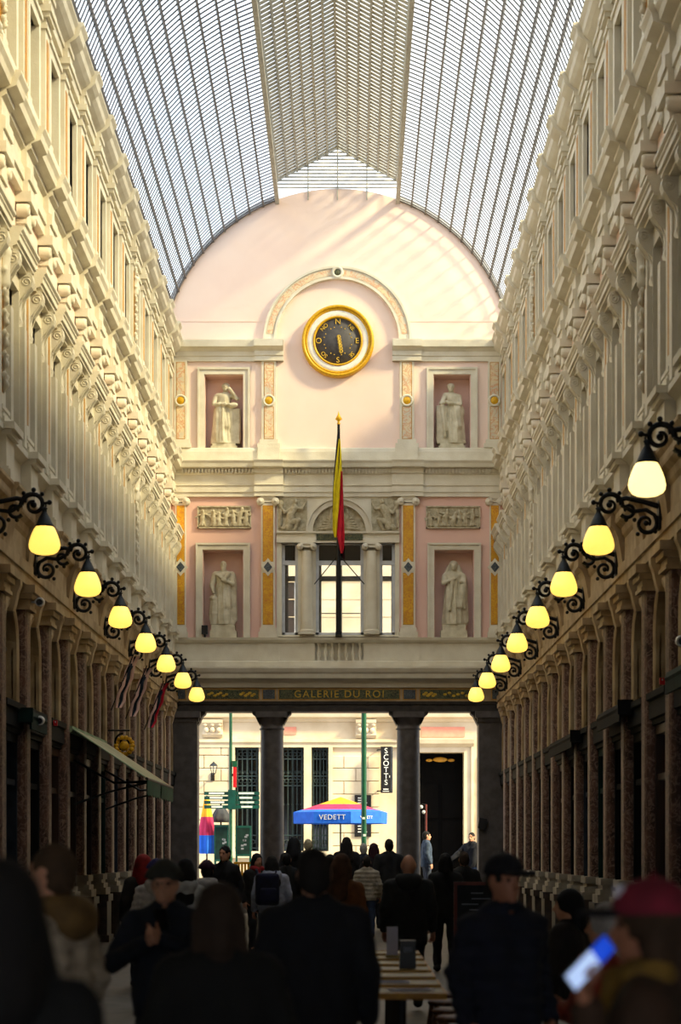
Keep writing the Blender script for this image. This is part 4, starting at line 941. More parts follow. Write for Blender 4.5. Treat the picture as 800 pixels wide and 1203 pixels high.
bk_('lintel_course', MB().prof([(-.05, FZ(878)), (.1, FZ(878)), (.1, FZ(874)), (.16, FZ(872)), (.16, FZ(869)), (-.05, FZ(868))], FX(180), FX(486)), 'bank_stone')
bk_('string_course', MB().prof([(-.05, 6.6), (.1, 6.6), (.3, 6.75), (.3, 6.9), (-.05, 6.95)], -14, 14), 'bank_stone')
for z in range(6): bk_('stone_joint', MB().box(-.02, .012, -14, 14, 7.3+.55*z, 7.33+.55*z), 'bank_joint')
for p0, p1 in ((334, 348), (495, 546)): bk_('pink_panel', MB().box(-.02, .03, FX(p0), FX(p1), FZ(866 if p0 > 400 else 863), FZ(854)), 'bank_pink')
for p0, p1 in ((357, 366), (386, 391), (270, 276), (324, 331)): bk_('window_pier', MB().box(-.02, .1, FX(p0), FX(p1), FZ(1002), FZ(878)), 'bank_stone')
bk_('sill', MB().box(-.3, .22, FX(268), FX(392), FZ(1008), FZ(1000)), 'bank_stone')
bk_('base_course', MB().box(-.02, .12, FX(180), FX(486), STREET, FZ(1008)), 'bank_stone')
def console(px, y0, y1, w):
    a = FX(px); h = w/S2/2
    c = bk_('console', MB().prof([(-.02, FZ(y1)), (.12, FZ(y1)), (.2, FZ(y1)+.08), (.16, FZ(y1)+.22), (.2, FZ(y0)-.2), (.32, FZ(y0)-.1), (.34, FZ(y0)), (-.02, FZ(y0))], a-h, a+h), 'bank_stone')
    mb = MB()
    for t in (-1, 0, 1): mb.ball((.2, a+t*h*.6, (FZ(y0)+FZ(y1))/2-.05), (.08, .09, .1), 8); mb.ball((.24, a+t*h*.7, FZ(y0)-.16), (.07, .08, .06), 8)
    bk_('carving', mb, 'bank_stone', c)
console(250, 846, 866, 24); console(430, 846, 867, 24); console(474, 850, 872, 16)
for i, (a0, a1, z0, z1) in enumerate(WH[:3]):
    g = bk_('window', MB().box(-.5, -.46, a0, a1, z0, z1), 'dark_glass')
    gm = MB(); n = 5
    for k in range(n):
        a = a0+(a1-a0)*(k+.5)/n; gm.tube([(-.12, a, z0), (-.12, a, z1)], .018, 6); gm.ball((-.12, a, z0+(z1-z0)*.75), .04, 8); gm.ball((-.12, a, z0+(z1-z0)*.45), .04, 8)
    for z in (z1-.06, z1-.36, z1-.9, z1-1.2, z0+.1, z0+.5): gm.box(-.14, -.1, a0, a1, z-.02, z+.02)
    for zc in (z1-.21, z1-1.05, z0+.3):
        m = 3
        for k in range(m*2):
            a = a0+(a1-a0)*(k+.5)/(m*2); gm.lathe([(.05, -.02), (.07, -.02), (.07, .02), (.05, .02)], (-.12, a, zc), 10, 'x')
    bk_('grille', gm, 'grille', g); bk_('casement', MB().box(-.46, -.4, a0, a0+.08, z0, z1).box(-.46, -.4, a1-.08, a1, z0, z1).box(-.46, -.4, (a0+a1)/2-.04, (a0+a1)/2+.04, z0, z1).box(-.46, -.4, a0, a1, z1-.8, z1-.72), 'grille', g)
for a0, a1, z0, z1 in UH:
    g = bk_('window', MB().box(-.3, -.26, a0, a1, z0, z1), 'dark_glass'); bk_('frame', MB().box(-.26, -.2, a0, a0+.08, z0, z1).box(-.26, -.2, a1-.08, a1, z0, z1).box(-.26, -.2, (a0+a1)/2-.04, (a0+a1)/2+.04, z0, z1), 'window_white', g)
# doorway
a0, a1, z0, z1 = WH[3]
fr = bk_('door_surround', MB().box(-.02, .1, a1, a1+.22, STREET, z1+.2).box(-.02, .16, a1+.22, a1+.3, STREET, z1+.26).box(-.02, .1, a0-.22, a0, STREET, z1+.2).box(-.02, .1, a0, a1, z1, z1+.2).box(-.02, .16, a0-.3, a1+.3, z1+.2, z1+.28), 'bank_stone')
bk_('hood', MB().prof([(-.05, FZ(878)), (.12, FZ(878)), (.3, FZ(874)), (.34, FZ(869)), (-.05, FZ(867))], a0-.3, a1+.3), 'bank_stone', fr)
dr = bk_('door', MB().box(-.7, -.62, a0, a1, STREET, z1), 'recess_shade')
dm_ = MB()
for t in range(2):
    b0 = a0+(a1-a0)*t/2+.06; b1 = a0+(a1-a0)*(t+1)/2-.06
    for c0, c1 in ((.1, .9), (1.0, 2.2), (2.3, 3.4)): dm_.box(-.63, -.58, b0, b1, STREET+c0, STREET+c1)
bk_('door_leaf_panel', dm_, 'recess_shade', dr)
bk_('gilt_ornament', MB().ball((-.58, (a0+a1)/2, z1-.2), (.03, .25, .08), 10).ball((-.58, (a0+a1)/2-.35, z1-.22), (.03, .12, .05), 8).ball((-.58, (a0+a1)/2+.35, z1-.22), (.03, .12, .05), 8), 'gold_line', dr)
# wall lantern on the bank
wl = empty('wall_lantern', (FX(250), DF-.07, FZ(912)), label='small grey wall lantern on the sunlit bank left of the barred windows', cat='lantern')
obj('bracket', MB().tube([(0, 0, 0), (0, -.18, -.1), (.03, -.28, .05)], .025, 6).box(-.06, .06, -.04, 0, -.14, .1), 'iron', wl)
obj('glass_body', MB().lathe([(.06, .08), (.12, .3), (.11, .32)], (.05, -.3, 0), 6), 'clear_glass', wl); obj('lantern_cap', MB().lathe([(.13, .31), (.1, .36), (.03, .42), (0, .46)], (.05, -.3, 0), 6).lathe([(.02, .02), (.06, .08)], (.05, -.3, 0), 6), 'lamp_cap', wl)
obj('cage', MB().tube([(.11, -.3, .08), (.16, -.3, .31)], .012, 5).tube([(-.01, -.3, .08), (-.06, -.3, .31)], .012, 5).tube([(.05, -.36, .08), (.05, -.41, .31)], .012, 5), 'lamp_cap', wl)
# SCOTT'S hanging sign
a0, a1, z0, z1 = FX(447), FX(460.5), FZ(932), FZ(878)
sg = empty('hanging_sign', (a0, DF-.45, z0), label="tall black vertical shop sign with white letters beside the right column", cat='sign')
obj('board', MB().box(0, a1-a0, -.06, .06, 0, z1-z0), 'sign_black', sg); obj('side_face', MB().box(a1-a0-.045, a1-a0+.012, -.065, .065, .01, z1-z0-.01), 'grey_canvas', sg)
for i, ch in enumerate("SCOTT'S"):
    if ch == "'": continue
    j = i if i < 5 else 5
    me = text_mesh(ch, .235, .006); me.materials.append(MATS['sign_white'])
    obj('letter', me, 'sign_white', sg, ((a1-a0)*.46, -.068, z1-z0-.14-.197*j), rot=FACE)
me = text_mesh("'", .27, .006); me.materials.append(MATS['sign_white']); obj('letter', me, 'sign_white', sg, ((a1-a0)*.46+.11, -.068, z1-z0-.14-.197*4.45), rot=FACE)
obj('small_print', MB().box(.08, a1-a0-.12, -.066, -.06, .1, .13).box(.06, a1-a0-.1, -.066, -.06, .04, .06), 'sign_white', sg)
obj('arm', MB().tube([(0, 0, .06), (-.1, 0, .06), (-.1, .45, .06)], .02, 6), 'iron', sg); obj('arm', MB().tube([(0, 0, z1-z0-.1), (-.1, 0, z1-z0-.1), (-.1, .45, z1-z0-.1)], .02, 6), 'iron', sg)
for (p0, p1, y0, y1, lb) in ((416.5, 436, 948, 934, 'upper dark menu plaque on the bank wall behind the green post'), (416.5, 436, 983, 966, 'lower dark menu plaque on the bank wall below the umbrella edge')):
    s = empty('menu_plaque', (FX((p0+p1)/2), DF-.08, FZ(y0)), label=lb, cat='plaque'); w_ = (p1-p0)/S2/2; h = FZ(y1)-FZ(y0)
    obj('panel', MB().box(-w_, w_, -.04, .01, 0, h), 'sign_black', s)
    for k in range(3): obj('print_line', MB().box(-w_*.6, w_*(.5-.2*k), -.045, -.04, h*(.3+.2*k), h*(.3+.2*k)+.03), 'sign_white', s)
# ------------------------------------------------------------------ street furniture
def SX(px, y): return CAMX+(px-HX)*y/FPX
def SZ(py, y): return EYE+(HY-py)*y/FPX
def post(px, y, r, label, top=7.5):
    p = empty('lamp_post', (SX(px, y), y, STREET), label=label, cat='post')
    obj('shaft', MB().lathe([(r, 0), (r, top*.4), (r*.9, top)], (0, 0, 0), 14), 'post_green', p)
    obj('base', MB().lathe([(r*1.8, 0), (r*1.8, .3), (r*1.5, .5), (r*1.1, .6), (r, .65)], (0, 0, 0), 14), 'post_green', p)
    obj('collar', MB().lathe([(r, 1.0), (r*1.25, 1.02), (r*1.25, 1.12), (r, 1.14)], (0, 0, 0), 14), 'post_green', p); return p
p = post(427.5, 56.5, .075, 'thick green street post in front of the blue umbrella')
obj('sticker', MB().box(-.045, .03, -.08, -.07, SZ(960, 56.5)-STREET-.06, SZ(960, 56.5)-STREET), 'sign_white', p); obj('sticker', MB().box(-.02, .055, -.08, -.07, SZ(980, 56.5)-STREET-.06, SZ(980, 56.5)-STREET), 'sign_white', p)
p = post(271, 57.0, .045, 'thin green street post carrying finger signs at the left opening')
zz = lambda py: SZ(py, 57.0)-STREET
obj('red_light', MB().box(.07, .16, -.06, .06, zz(925), zz(901)), 'sign_red', p); obj('light_cap', MB().box(.05, .18, -.07, .07, zz(901), zz(894)), 'post_green', p)
obj('signal_arm', MB().box(.0, .1, -.02, .02, zz(912), zz(909)), 'post_green', p)
for k in range(4):
    z = zz(932+5.3*k)
    for p0, p1 in ((240, 269), (274, 305)):
        f = obj('finger_sign', MB().box(SX(p0, 57)-SX(271, 57), SX(p1, 57)-SX(271, 57), -.06, -.03, z-.05, z+.045), 'sign_green', p)
        m_ = (p0+p1)/2
        obj('print', MB().box(SX(m_-9+k, 57)-SX(271, 57), SX(m_+9-2*(k % 2), 57)-SX(271, 57), -.065, -.06, z-.025, z+.025), 'sign_white', f)
obj('sign_sleeve', MB().box(-.07, .14, -.1, .02, zz(951), zz(928)), 'sign_green', p)
def board(p0, p1, y0, y1, y, label):
    b = empty('map_board', (SX((p0+p1)/2, y), y, STREET), label=label, cat='board'); w_ = (p1-p0)*y/FPX/2; z0, z1 = SZ(y0, y)-STREET, SZ(y1, y)-STREET
    obj('panel', MB().box(-w_, w_, -.05, .05, z0, z1), 'sign_green', b); obj('map', MB().box(-w_*.85, w_*.85, -.056, -.05, z0+.06, z1-.06), 'shop_green', b)
    mb = MB(); r = random.Random(int(p0))
    for k in range(7): a = r.uniform(-.5, .4)*w_; q_ = r.uniform(.2, .7); mb.box(a, a+w_*.35, -.06, -.056, z0+(z1-z0)*q_, z0+(z1-z0)*q_+.05)
    obj('map_print', mb, 'chalk_text', b)
    for t in (-1, 1): obj('leg', MB().box(t*w_*.9-.03, t*w_*.9+.03, -.03, .03, 0, z1), 'sign_green', b)
board(252, 268.5, 1012, 969, 57.4, 'wide green map board beneath the folded dark umbrella')
board(277, 295, 1006, 970, 57.4, 'narrow green map board between post and left column')
def closed_umbrella(px, y, y0, y1, r, cols, label):
    u = empty('folded_umbrella', (SX(px, y), y, STREET), label=label, cat='umbrella')
    z0, z1 = SZ(y0, y)-STREET, SZ(y1, y)-STREET
    obj('pole', MB().tube([(0, 0, 0), (0, 0, z1+.08)], .025, 8), 'iron', u); obj('stand', MB().lathe([(0, .1), (.28, .08), (.3, 0)], (0, 0, 0), 16), 'iron', u)
    n = len(cols)
    for i, c in enumerate(cols):
        ta, tb = i/n, (i+1)/n
        rz_ = [(r*(.3+.7*min(1, (ta+(tb-ta)*k/4)*1.7))*(1 if ta+(tb-ta)*k/4 < .96 else .85), z1-(z1-z0)*(ta+(tb-ta)*k/4)) for k in range(5)]
        obj('canopy_band', MB().lathe(rz_, (0, 0, 0), 32, 'z', 8, .14), c, u)
    return u
closed_umbrella(243, 57.6, 1003, 938, .21, ['yellow_canvas', 'red_canvas', 'blue_canvas'], 'folded orange, red and blue umbrella at the far left opening')
u = empty('folded_umbrella', (SX(259.5, 58.2), 58.2, STREET), label='half folded dark grey umbrella above the green map board', cat='umbrella')
z0, z1 = SZ(966, 58.2)-STREET, SZ(947, 58.2)-STREET
obj('pole', MB().tube([(0, 0, 0), (0, 0, z1+.06)], .025, 8), 'iron', u); obj('canopy', MB().lathe([(.02, z1), (.1, z1-.02), (.27, z0+.12), (.24, z0+.02), (.2, z0)], (0, 0, 0), 24, 'z', 6, .12), 'grey_canvas', u)
# open beer umbrella
YU = 58.5
ub = empty('parasol', (SX(400, YU), YU, STREET), label='open blue, red and yellow parasol in the middle of the street', cat='umbrella')
zu = lambda py: SZ(py, YU)-STREET
obj('pole', MB().tube([(0, 0, 0), (0, 0, zu(938))], .025, 8), 'iron', ub); obj('stand', MB().lathe([(0, .12), (.3, .1), (.32, 0)], (0, 0, 0), 16), 'iron', ub)
RU = 56.5/FPX*YU; n = 8; ph = math.radians(-22.5-10)
def oct_band(name, r0, z0, r1, z1, m, k):
    mb = MB(); t0, t1 = ph+2*PI*k/n, ph+2*PI*(k+1)/n
    P = [(r0*math.cos(t0), r0*math.sin(t0), z0), (r0*math.cos(t1), r0*math.sin(t1), z0), (r1*math.cos(t1), r1*math.sin(t1), z1), (r1*math.cos(t0), r1*math.sin(t0), z1)]
    mb.add(P+[(x*.99, y*.99, z-.01) for x, y, z in P], [(0, 1, 2, 3), (7, 6, 5, 4), (0, 4, 5, 1), (2, 6, 7, 3), (1, 5, 6, 2), (3, 7, 4, 0)]); return obj(name, mb, m, ub)
for k in range(n):
    oct_band('yellow_panel', RU*.45, zu(945), .02, zu(936.5), 'yellow_canvas', k)
    oct_band('red_panel', RU*.82, zu(951.5), RU*.45, zu(945), 'red_canvas', k)
    oct_band('blue_panel', RU, zu(954.5), RU*.82, zu(951.5), 'blue_canvas', k)
    oct_band('valance', RU*.995, zu(967.5), RU, zu(954.5), 'blue_canvas', k)
    t = ph+2*PI*k/n; obj('rib', MB().tube([(0, 0, zu(940)), (RU*.97*math.cos(t), RU*.97*math.sin(t), zu(955))], .012, 5), 'iron', ub)
kf = min(range(n), key=lambda k: math.sin(ph+2*PI*(k+.5)/n)); tc = ph+2*PI*(kf+.5)/n; ra = RU*math.cos(PI/n)
me = text_mesh('VEDETT', .2, .004, 1.1); me.materials.append(MATS['sign_white'])
obj('lettering', me, 'sign_white', ub, ((ra+.012)*math.cos(tc), (ra+.012)*math.sin(tc), (zu(961))), rot=(PI/2, 0, tc+PI/2))
me = text_mesh('VEDETT', .12, .004, 1.0); me.materials.append(MATS['sign_white']); tc += PI/4*1
obj('lettering', me, 'sign_white', ub, ((ra+.012)*math.cos(tc), (ra+.012)*math.sin(tc), (zu(961))), rot=(PI/2, 0, tc+PI/2))
# string lamp fittings near the right column, shop lamp at the right edge, yellow fringe of a stall
hs = empty('stall_lamp', (SX(497, 55), 55, STREET), label='thin red post with two small white bulbs beside the right column', cat='lamp')
obj('post', MB().tube([(.08, 0, 0), (.08, 0, SZ(945, 55)-STREET)], .03, 8), 'frame_red', hs); mb = MB().ball((-.05, 0, SZ(948, 55)-STREET), .05).ball((.02, 0, SZ(954, 55)-STREET), .05); obj('bulb', mb, 'sign_white', hs)
obj('cable', MB().tube([(-.05, 0, SZ(945, 55)-STREET), (.08, 0, SZ(945, 55)-STREET)], .01, 5), 'iron', hs)
bl_ = empty('wall_speaker', (EX(567), D-.14, SZ(968, 52)), label='small black loudspeaker on the right end pier', cat='speaker')
obj('cabinet', MB().prism([(-.14, -.1), (.06, -.18), (.1, .12), (-.1, .16)], -.08, .08), 'sign_black', bl_, rz=RZ); obj('mount', MB().box(-.02, .06, .0, .06, -.05, .05), 'sign_black', bl_)
# ------------------------------------------------------------------ cafe tables, chairs, signs
def make_table(x, y, label, w=.25):
    t = empty('cafe_table', (x, y, 0), label=label, cat='table', group='cafe tables in a row')
    obj('table_top', MB().prof([(-w, .72), (w, .72), (w, .75), (-w, .75)], -w, w), 'table_top', t); obj('rim', MB().box(-w-.012, w+.012, -w-.012, -w, .715, .755).box(-w-.012, w+.012, w, w+.012, .715, .755).box(-w-.012, -w, -w, w, .715, .755).box(w, w+.012, -w, w, .715, .755), 'gold_line', t)
    obj('pedestal', MB().lathe([(.03, .06), (.025, .3), (.03, .72)], (0, 0, 0), 10), 'iron', t); obj('foot', MB().lathe([(0, .07), (.2, .04), (.21, 0)], (0, 0, 0), 16), 'iron', t); return t
def make_chair(x, y, rz, label):
    c = empty('cafe_chair', (x, y, 0), rz, label=label, cat='chair', group='rattan cafe chairs beside the tables')
    obj('seat', MB().lathe([(0, .46), (.18, .465), (.2, .45), (.19, .43), (0, .43)], (0, 0, 0), 18), 'rattan', c)
    obj('back_frame', MB().tube([(-.18, -.12, .44), (-.19, -.2, .7), (-.15, -.24, .86), (0, -.26, .9), (.15, -.24, .86), (.19, -.2, .7), (.18, -.12, .44)], .014, 6), 'rattan', c)
    for k in range(4): obj('back_slat', MB().tube([(-.18+.01*k, -.17-.02*k, .58+.08*k), (0, -.21-.015*k, .58+.08*k), (.18-.01*k, -.17-.02*k, .58+.08*k)], .012, 6), 'rattan', c)
    for a, b in ((-1, 1), (1, 1), (-1, -1), (1, -1)): obj('leg', MB().tube([(a*.14, b*.12, .44), (a*.19, b*.18, 0)], .014, 6), 'rattan', c)
    return c
TN = ['nearest the camera', 'second', 'third', 'fourth', 'fifth', 'sixth', 'farthest']
TY = [12.4+.78*i for i in range(7)]
TX = lambda y: CAMX+(472-HX)*12.4/FPX
for i, y in enumerate(TY):
    make_table(TX(y), y, 'small square cafe table with pale yellow top, %s in the row' % TN[i])
for i, y in enumerate(TY[:6]):
    for s, sd in ((-1, 'left'), (1, 'right')):
        make_chair(TX(y)+s*.47, y+.06*((i*7) % 3-1), -s*-PI/2, 'brown rattan cafe chair on the %s of the tables, %s' % (sd, TN[i] if i < 5 else 'sixth'))
mh = empty('menu_stand', (TX(0)+.02, TY[5], .755), label='upright pale menu card on a far cafe table', cat='menu'); obj('card', MB().box(-.045, .045, -.01, .01, 0, .24), 'menu_paper', mh); obj('foot', MB().box(-.055, .055, -.04, .04, -.005, .015), 'table_top', mh)
mh = empty('napkin_box', (TX(0)+.1, TY[3], .755), label='black upright napkin box on the cafe tables', cat='box'); obj('case', MB().prof([(-.06, 0), (.06, 0), (.055, .2), (-.055, .2)], -.05, .05), 'sign_black', mh); obj('label_plate', MB().box(-.03, .03, -.054, -.05, .12, .15), 'chalk_text', mh)
for i, k in enumerate((1, 0)):
    mh = empty('menu_card', (TX(0)-.06+.12*i, TY[k], .755), .3*i, label=['flat pale menu card on the second cafe table', 'flat menu card on the nearest cafe table'][i], cat='menu'); obj('card', MB().box(-.13, .13, -.07, .07, 0, .006), 'menu_paper', mh); obj('print', MB().box(-.1, .1, -.04, .04, .006, .0068), 'chalk_text', mh)
YB = 24.0
cb = empty('chalkboard', (SX(562, YB), YB, 0), label='dark chalkboard easel with reddish wooden frame behind the capped man', cat='chalkboard')
z0, z1 = SZ(1090, YB), SZ(1040, YB); w_ = 25*YB/FPX
obj('slate', MB().box(-w_, w_, -.01, .01, z0, z1), 'chalk', cb)
obj('frame', MB().box(-w_-.04, -w_, -.025, .025, z0, z1).box(w_, w_+.04, -.025, .025, z0, z1).box(-w_-.04, w_+.04, -.025, .025, z1, z1+.04).box(-w_-.04, w_+.04, -.025, .025, z0-.04, z0), 'frame_red', cb)
for t in (-1, 1): obj('leg', MB().box(t*(w_+.02)-.02, t*(w_+.02)+.02, -.02, .02, 0, z0), 'frame_red', cb)
mb = MB(); r = random.Random(5)
for k in range(6): a = r.uniform(-.8, -.3)*w_; mb.box(a, a+w_*r.uniform(.5, 1.1), -.014, -.01, z0+(z1-z0)*(.15+.13*k), z0+(z1-z0)*(.15+.13*k)+.015)
obj('chalk_lines', mb, 'chalk_text', cb)
# ------------------------------------------------------------------ people
def hand(w, d, side, curl=.5, up=None):
    """palm and five fingers from the wrist w along d; side is the thumb side vector"""
    w = np.array(w, float); d = np.array(d, float); d /= np.linalg.norm(d); n = np.array(side, float); n -= d*(n@d); n /= np.linalg.norm(n); m = np.cross(d, n)
    if up is not None and m@np.array(up) < 0: m = -m
    pr = [cap(w, w+d*.03, .026, .026)]
    for i in range(4):
        o = n*(.033-.021*i); pr.append(cap(w+d*.03+o*.8, w+d*.085+o, .014, .012))
    for i, L in enumerate((.95, 1.05, 1., .8)):
        b = w+d*.088+n*(.034-.0222*i); a = 0
        for k, l in enumerate((.036, .026, .02)):
            a += curl*(.6 if k == 0 else .9); v = d*math.cos(a)+m*math.sin(a); e = b+v*l*L; pr.append(cap(b, e, .0095-.0008*k, .009-.0008*k)); b = e
    b = w+d*.028+n*.03
    for k, l in enumerate((.036, .032, .024)):
        v = d*.62+n*(.75-.3*k)+m*(.25+.3*k*curl); v /= np.linalg.norm(v); e = b+v*l; pr.append(cap(b, e, .0125-.0012*k, .0115-.0015*k)); b = e
    return pr
def person(label, px, ytop, Y, H=None, rz=0., base=0., coat=(20, 20, 24), legs=(24, 26, 34), skin='skin', hair=('short', (30, 22, 18)), hat=None, pose='walk', hem=.80, puffer=False, hood=None, fine=False, group=None,
           elbow=None, wrist=None, wide=1., shoe=(18, 18, 20), glasses=False, scarf=None, nod=0., fringe=None, vx=None):
    H = (EYE-(ytop-HY)*Y/FPX-base) if H is None else H
    s = H/1.73
    root_loc = (CAMX+(px-HX)*Y/FPX, Y, base)
    st = {'walk': (.13, -.12), 'stand': (.02, 0.), 'stride': (.2, -.18)}[pose]
    EL_ = elbow or ((-.26, -.05, 1.14), (.26, -.05, 1.14)); WR = wrist or ((-.27, .04, .9), (.27, .04, .9))
    hd = np.array((0, nod, 0))
    vb = vx or (.011 if fine else .017)
    # body
    head = [ell((0, .0+nod, 1.615), (.074, .094, .112)), ell((0, .03+nod, 1.55), (.055, .066, .06)), cap((0, .092+nod, 1.615), (0, .114+nod, 1.582), .011, .016), ell((0, .08+nod, 1.64), (.05, .02, .013)), ell((0, .092+nod, 1.555), (.022, .012, .009)), ell((0, .08+nod, 1.515), (.023, .02, .016)),
            ell((-.077, 0+nod, 1.605), (.012, .022, .033)), ell((.077, 0+nod, 1.605), (.012, .022, .033))]
    body = [cap((0, -.015, 1.42), (0, nod*.6, 1.55), .056, .054), cap((-.055*wide, 0, .95), (-.065*wide, 0, 1.28), .095, .09), cap((.055*wide, 0, .95), (.065*wide, 0, 1.28), .095, .09), cap((-.03, -.01, 1.40), (-.15*wide, -.005, 1.365), .05, .045), cap((.03, -.01, 1.40), (.15*wide, -.005, 1.365), .05, .045)]
    hips = ((-.09, 0, .92), (.09, 0, .92)); kn = ((-.1, st[0]*.6+.02, .5), (.1, st[1]*.4+.03, .5)); an = ((-.1, st[0], .09), (.1, st[1], .09+max(0, -st[1]*.3)))
    hands = []
    for i, t in ((0, -1), (1, 1)):
        sh = (t*.17*wide, -.01, 1.365)
        body += [cap(sh, EL_[i], .043, .038), cap(EL_[i], WR[i], .04, .028), cap(hips[i], kn[i], .085, .055), cap(kn[i], an[i], .052, .038), cap(an[i], (an[i][0], an[i][1]+.13, an[i][2]-.05), .042, .034)]
        d = np.array(WR[i])-np.array(EL_[i]); hands += hand(WR[i], d, (-t*.55, .8, .2) if not elbow else (-t*.3, .1, .95), .5 if not elbow else .75, up=(-t, 0, 0) if not elbow else (0, 0, 1))
    sub = [ell((-.031, .098+nod, 1.616), (.016, .014, .010)), ell((.031, .098+nod, 1.616), (.016, .014, .010))] if fine else []
    me = sdf_mesh('person', [(body, .04), (head, .018), (hands, .006)], vb, subtract=sub, jk=.02)
    p = obj('person', me, skin, None, root_loc, rz, label=label, cat='person', group=group); p.scale = (s, s, s)
    # clothes
    c = cloth(*coat); T = .02
    tor = [cap((-.065*wide, 0, hem+.12), (-.085*wide, .0, 1.3), .13, .125), cap((.065*wide, 0, hem+.12), (.085*wide, 0, 1.3), .13, .125), cap((-.04, -.01, 1.43), (-.17*wide, -.005, 1.375), .075, .072), cap((.04, -.01, 1.43), (.17*wide, -.005, 1.375), .075, .072), cap((0, -.02, 1.4), (0, -.005, 1.47), .085, .075), cap((-.065, 0, hem-.05), (-.06, 0, 1.0), .14, .125), cap((.065, 0, hem-.05), (.06, 0, 1.0), .14, .125)]
    arm = []
    for i, t in ((0, -1), (1, 1)):
        d = np.array(WR[i])-np.array(EL_[i]); e = np.array(WR[i])-d*.02
        arm += [cap((t*.18*wide, -.01, 1.375), EL_[i], .076, .06), cap(EL_[i], e, .062, .05)]
    if puffer: disp = lambda x, y, z: .008*np.cos(z*2*PI/.085)*np.ones_like(x+y)
    else: disp = lambda x, y, z: .006*np.sin(z*38+9*x+7*np.sin(11*x+5*y))*np.sin(23*y+z*9)
    sub = [cap((0, .0, 1.47), (0, 0, 1.62), .06, .062)]
    obj('jacket', sdf_mesh('jacket', [(tor, .06), (arm, .03)], max(.02, vb*1.3), disp=disp, subtract=sub, jk=.035, cut=lambda x, y, z: hem-z+0*x+0*y), c, p)
    if hood:
        obj('hood', sdf_mesh('hood', [([cap((-.09, -.07, 1.46), (.09, -.07, 1.46), .06, .06), ell((0, -.12, 1.42), (.14, .07, .1)), cap((-.1, -.02, 1.47), (-.06, .07, 1.45), .045, .035), cap((.1, -.02, 1.47), (.06, .07, 1.45), .045, .035)], .03)], .02), cloth(*hood), p)
    leg = []
    for i in (0, 1):
        leg += [cap(hips[i], kn[i], .105, .075), cap(kn[i], (an[i][0], an[i][1], an[i][2]+.02), .072, .062)]
    leg += [cap((-.06, 0, .95), (.06, 0, .95), .125, .125)]
    obj('trousers', sdf_mesh('trousers', [(leg, .035)], .022, disp=lambda x, y, z: .005*np.sin(z*30+8*x)*np.ones_like(y)), cloth(*legs), p)
    for i in (0, 1):
        a = an[i]; obj('shoe', sdf_mesh('shoe', [([cap((a[0], a[1]-.03, a[2]-.035), (a[0], a[1]+.15, a[2]-.045), .05, .042), cap((a[0], a[1], a[2]+.01), (a[0], a[1], a[2]-.03), .05, .052)], .02)], .018, cut=lambda x, y, z, b=a[2]-.088: b-z+0*x+0*y), cloth(*shoe), p)
    # hair, hats
    hk, hc = hair; hz = []
    fs = [ell((0, .16+nod, 1.57), (.085, .13, .1))]
    if hk == 'short': hz = [ell((0, -.012+nod, 1.635), (.084, .1, .105)), ell((0, -.04+nod, 1.58), (.078, .06, .08))]
    elif hk == 'bob': hz = [ell((0, -.012+nod, 1.635), (.092, .107, .11)), cap((-.06, -.03+nod, 1.6), (-.07, -.03+nod, 1.48), .05, .045), cap((.06, -.03+nod, 1.6), (.07, -.03+nod, 1.48), .05, .045), cap((0, -.06+nod, 1.6), (0, -.07+nod, 1.47), .06, .06)]
    elif hk == 'long': hz = [ell((0, -.012+nod, 1.635), (.092, .107, .11)), cap((-.05, -.05+nod, 1.6), (-.08, -.13, 1.3), .06, .05), cap((.05, -.05+nod, 1.6), (.08, -.13, 1.3), .06, .05), cap((0, -.07+nod, 1.6), (0, -.15, 1.27), .07, .06), cap((-.075, .0+nod, 1.6), (-.09, .0, 1.42), .035, .03), cap((.075, 0+nod, 1.6), (.09, .0, 1.42), .035, .03)]
    elif hk == 'bun': hz = [ell((0, -.012+nod, 1.635), (.086, .103, .107)), ell((0, -.12+nod, 1.66), (.05, .045, .045))]
    if hz: obj('hair', sdf_mesh('hair', [(hz, .02)], .014 if fine else .018, subtract=fs, disp=lambda x, y, z: .004*np.sin(70*x+9*np.sin(20*z))*np.ones_like(y)), cloth(*hc), p)
    if hat:
        kind, col = hat[:2]
        if kind == 'beanie':
            hh = sdf_mesh('beanie', [([ell((0, -.01+nod, 1.655), (.094, .11, .115)), cap((-.05, .03+nod, 1.65), (.05, .03+nod, 1.65), .07, .07)], .03)], .014, cut=lambda x, y, z: 1.645-z-.25*(y-nod)*0+0*x, disp=lambda x, y, z: .003*np.sin(np.arctan2(y, x)*28)*np.ones_like(z))
            obj('beanie', hh, cloth(*col), p); obj('beanie_cuff', MB().lathe([(.1, 1.635), (.106, 1.65), (.105, 1.68), (.098, 1.69)], (0, -.008+nod, 0), 28).mesh('beanie_cuff'), cloth(*col), p)
        elif kind == 'cap':
            obj('cap_crown', sdf_mesh('cap_crown', [([ell((0, -.01+nod, 1.66), (.096, .115, .1)), ell((0, .03+nod, 1.66), (.08, .085, .085))], .02)], .013, cut=lambda x, y, z: 1.645-z+0*x+0*y), cloth(*col), p)
            obj('cap_brim', sdf_mesh('cap_brim', [([bxp((0, .13+nod, 1.652), (.055, .06, .003), .006), ell((0, .15+nod, 1.65), (.085, .075, .012))], .015)], .01), cloth(*(hat[2] if len(hat) > 2 else col)), p)
            obj('cap_button', MB().ball((0, -.01+nod, 1.762), .012, 8).mesh('cap_button'), cloth(*col), p)
        elif kind == 'hoodup':
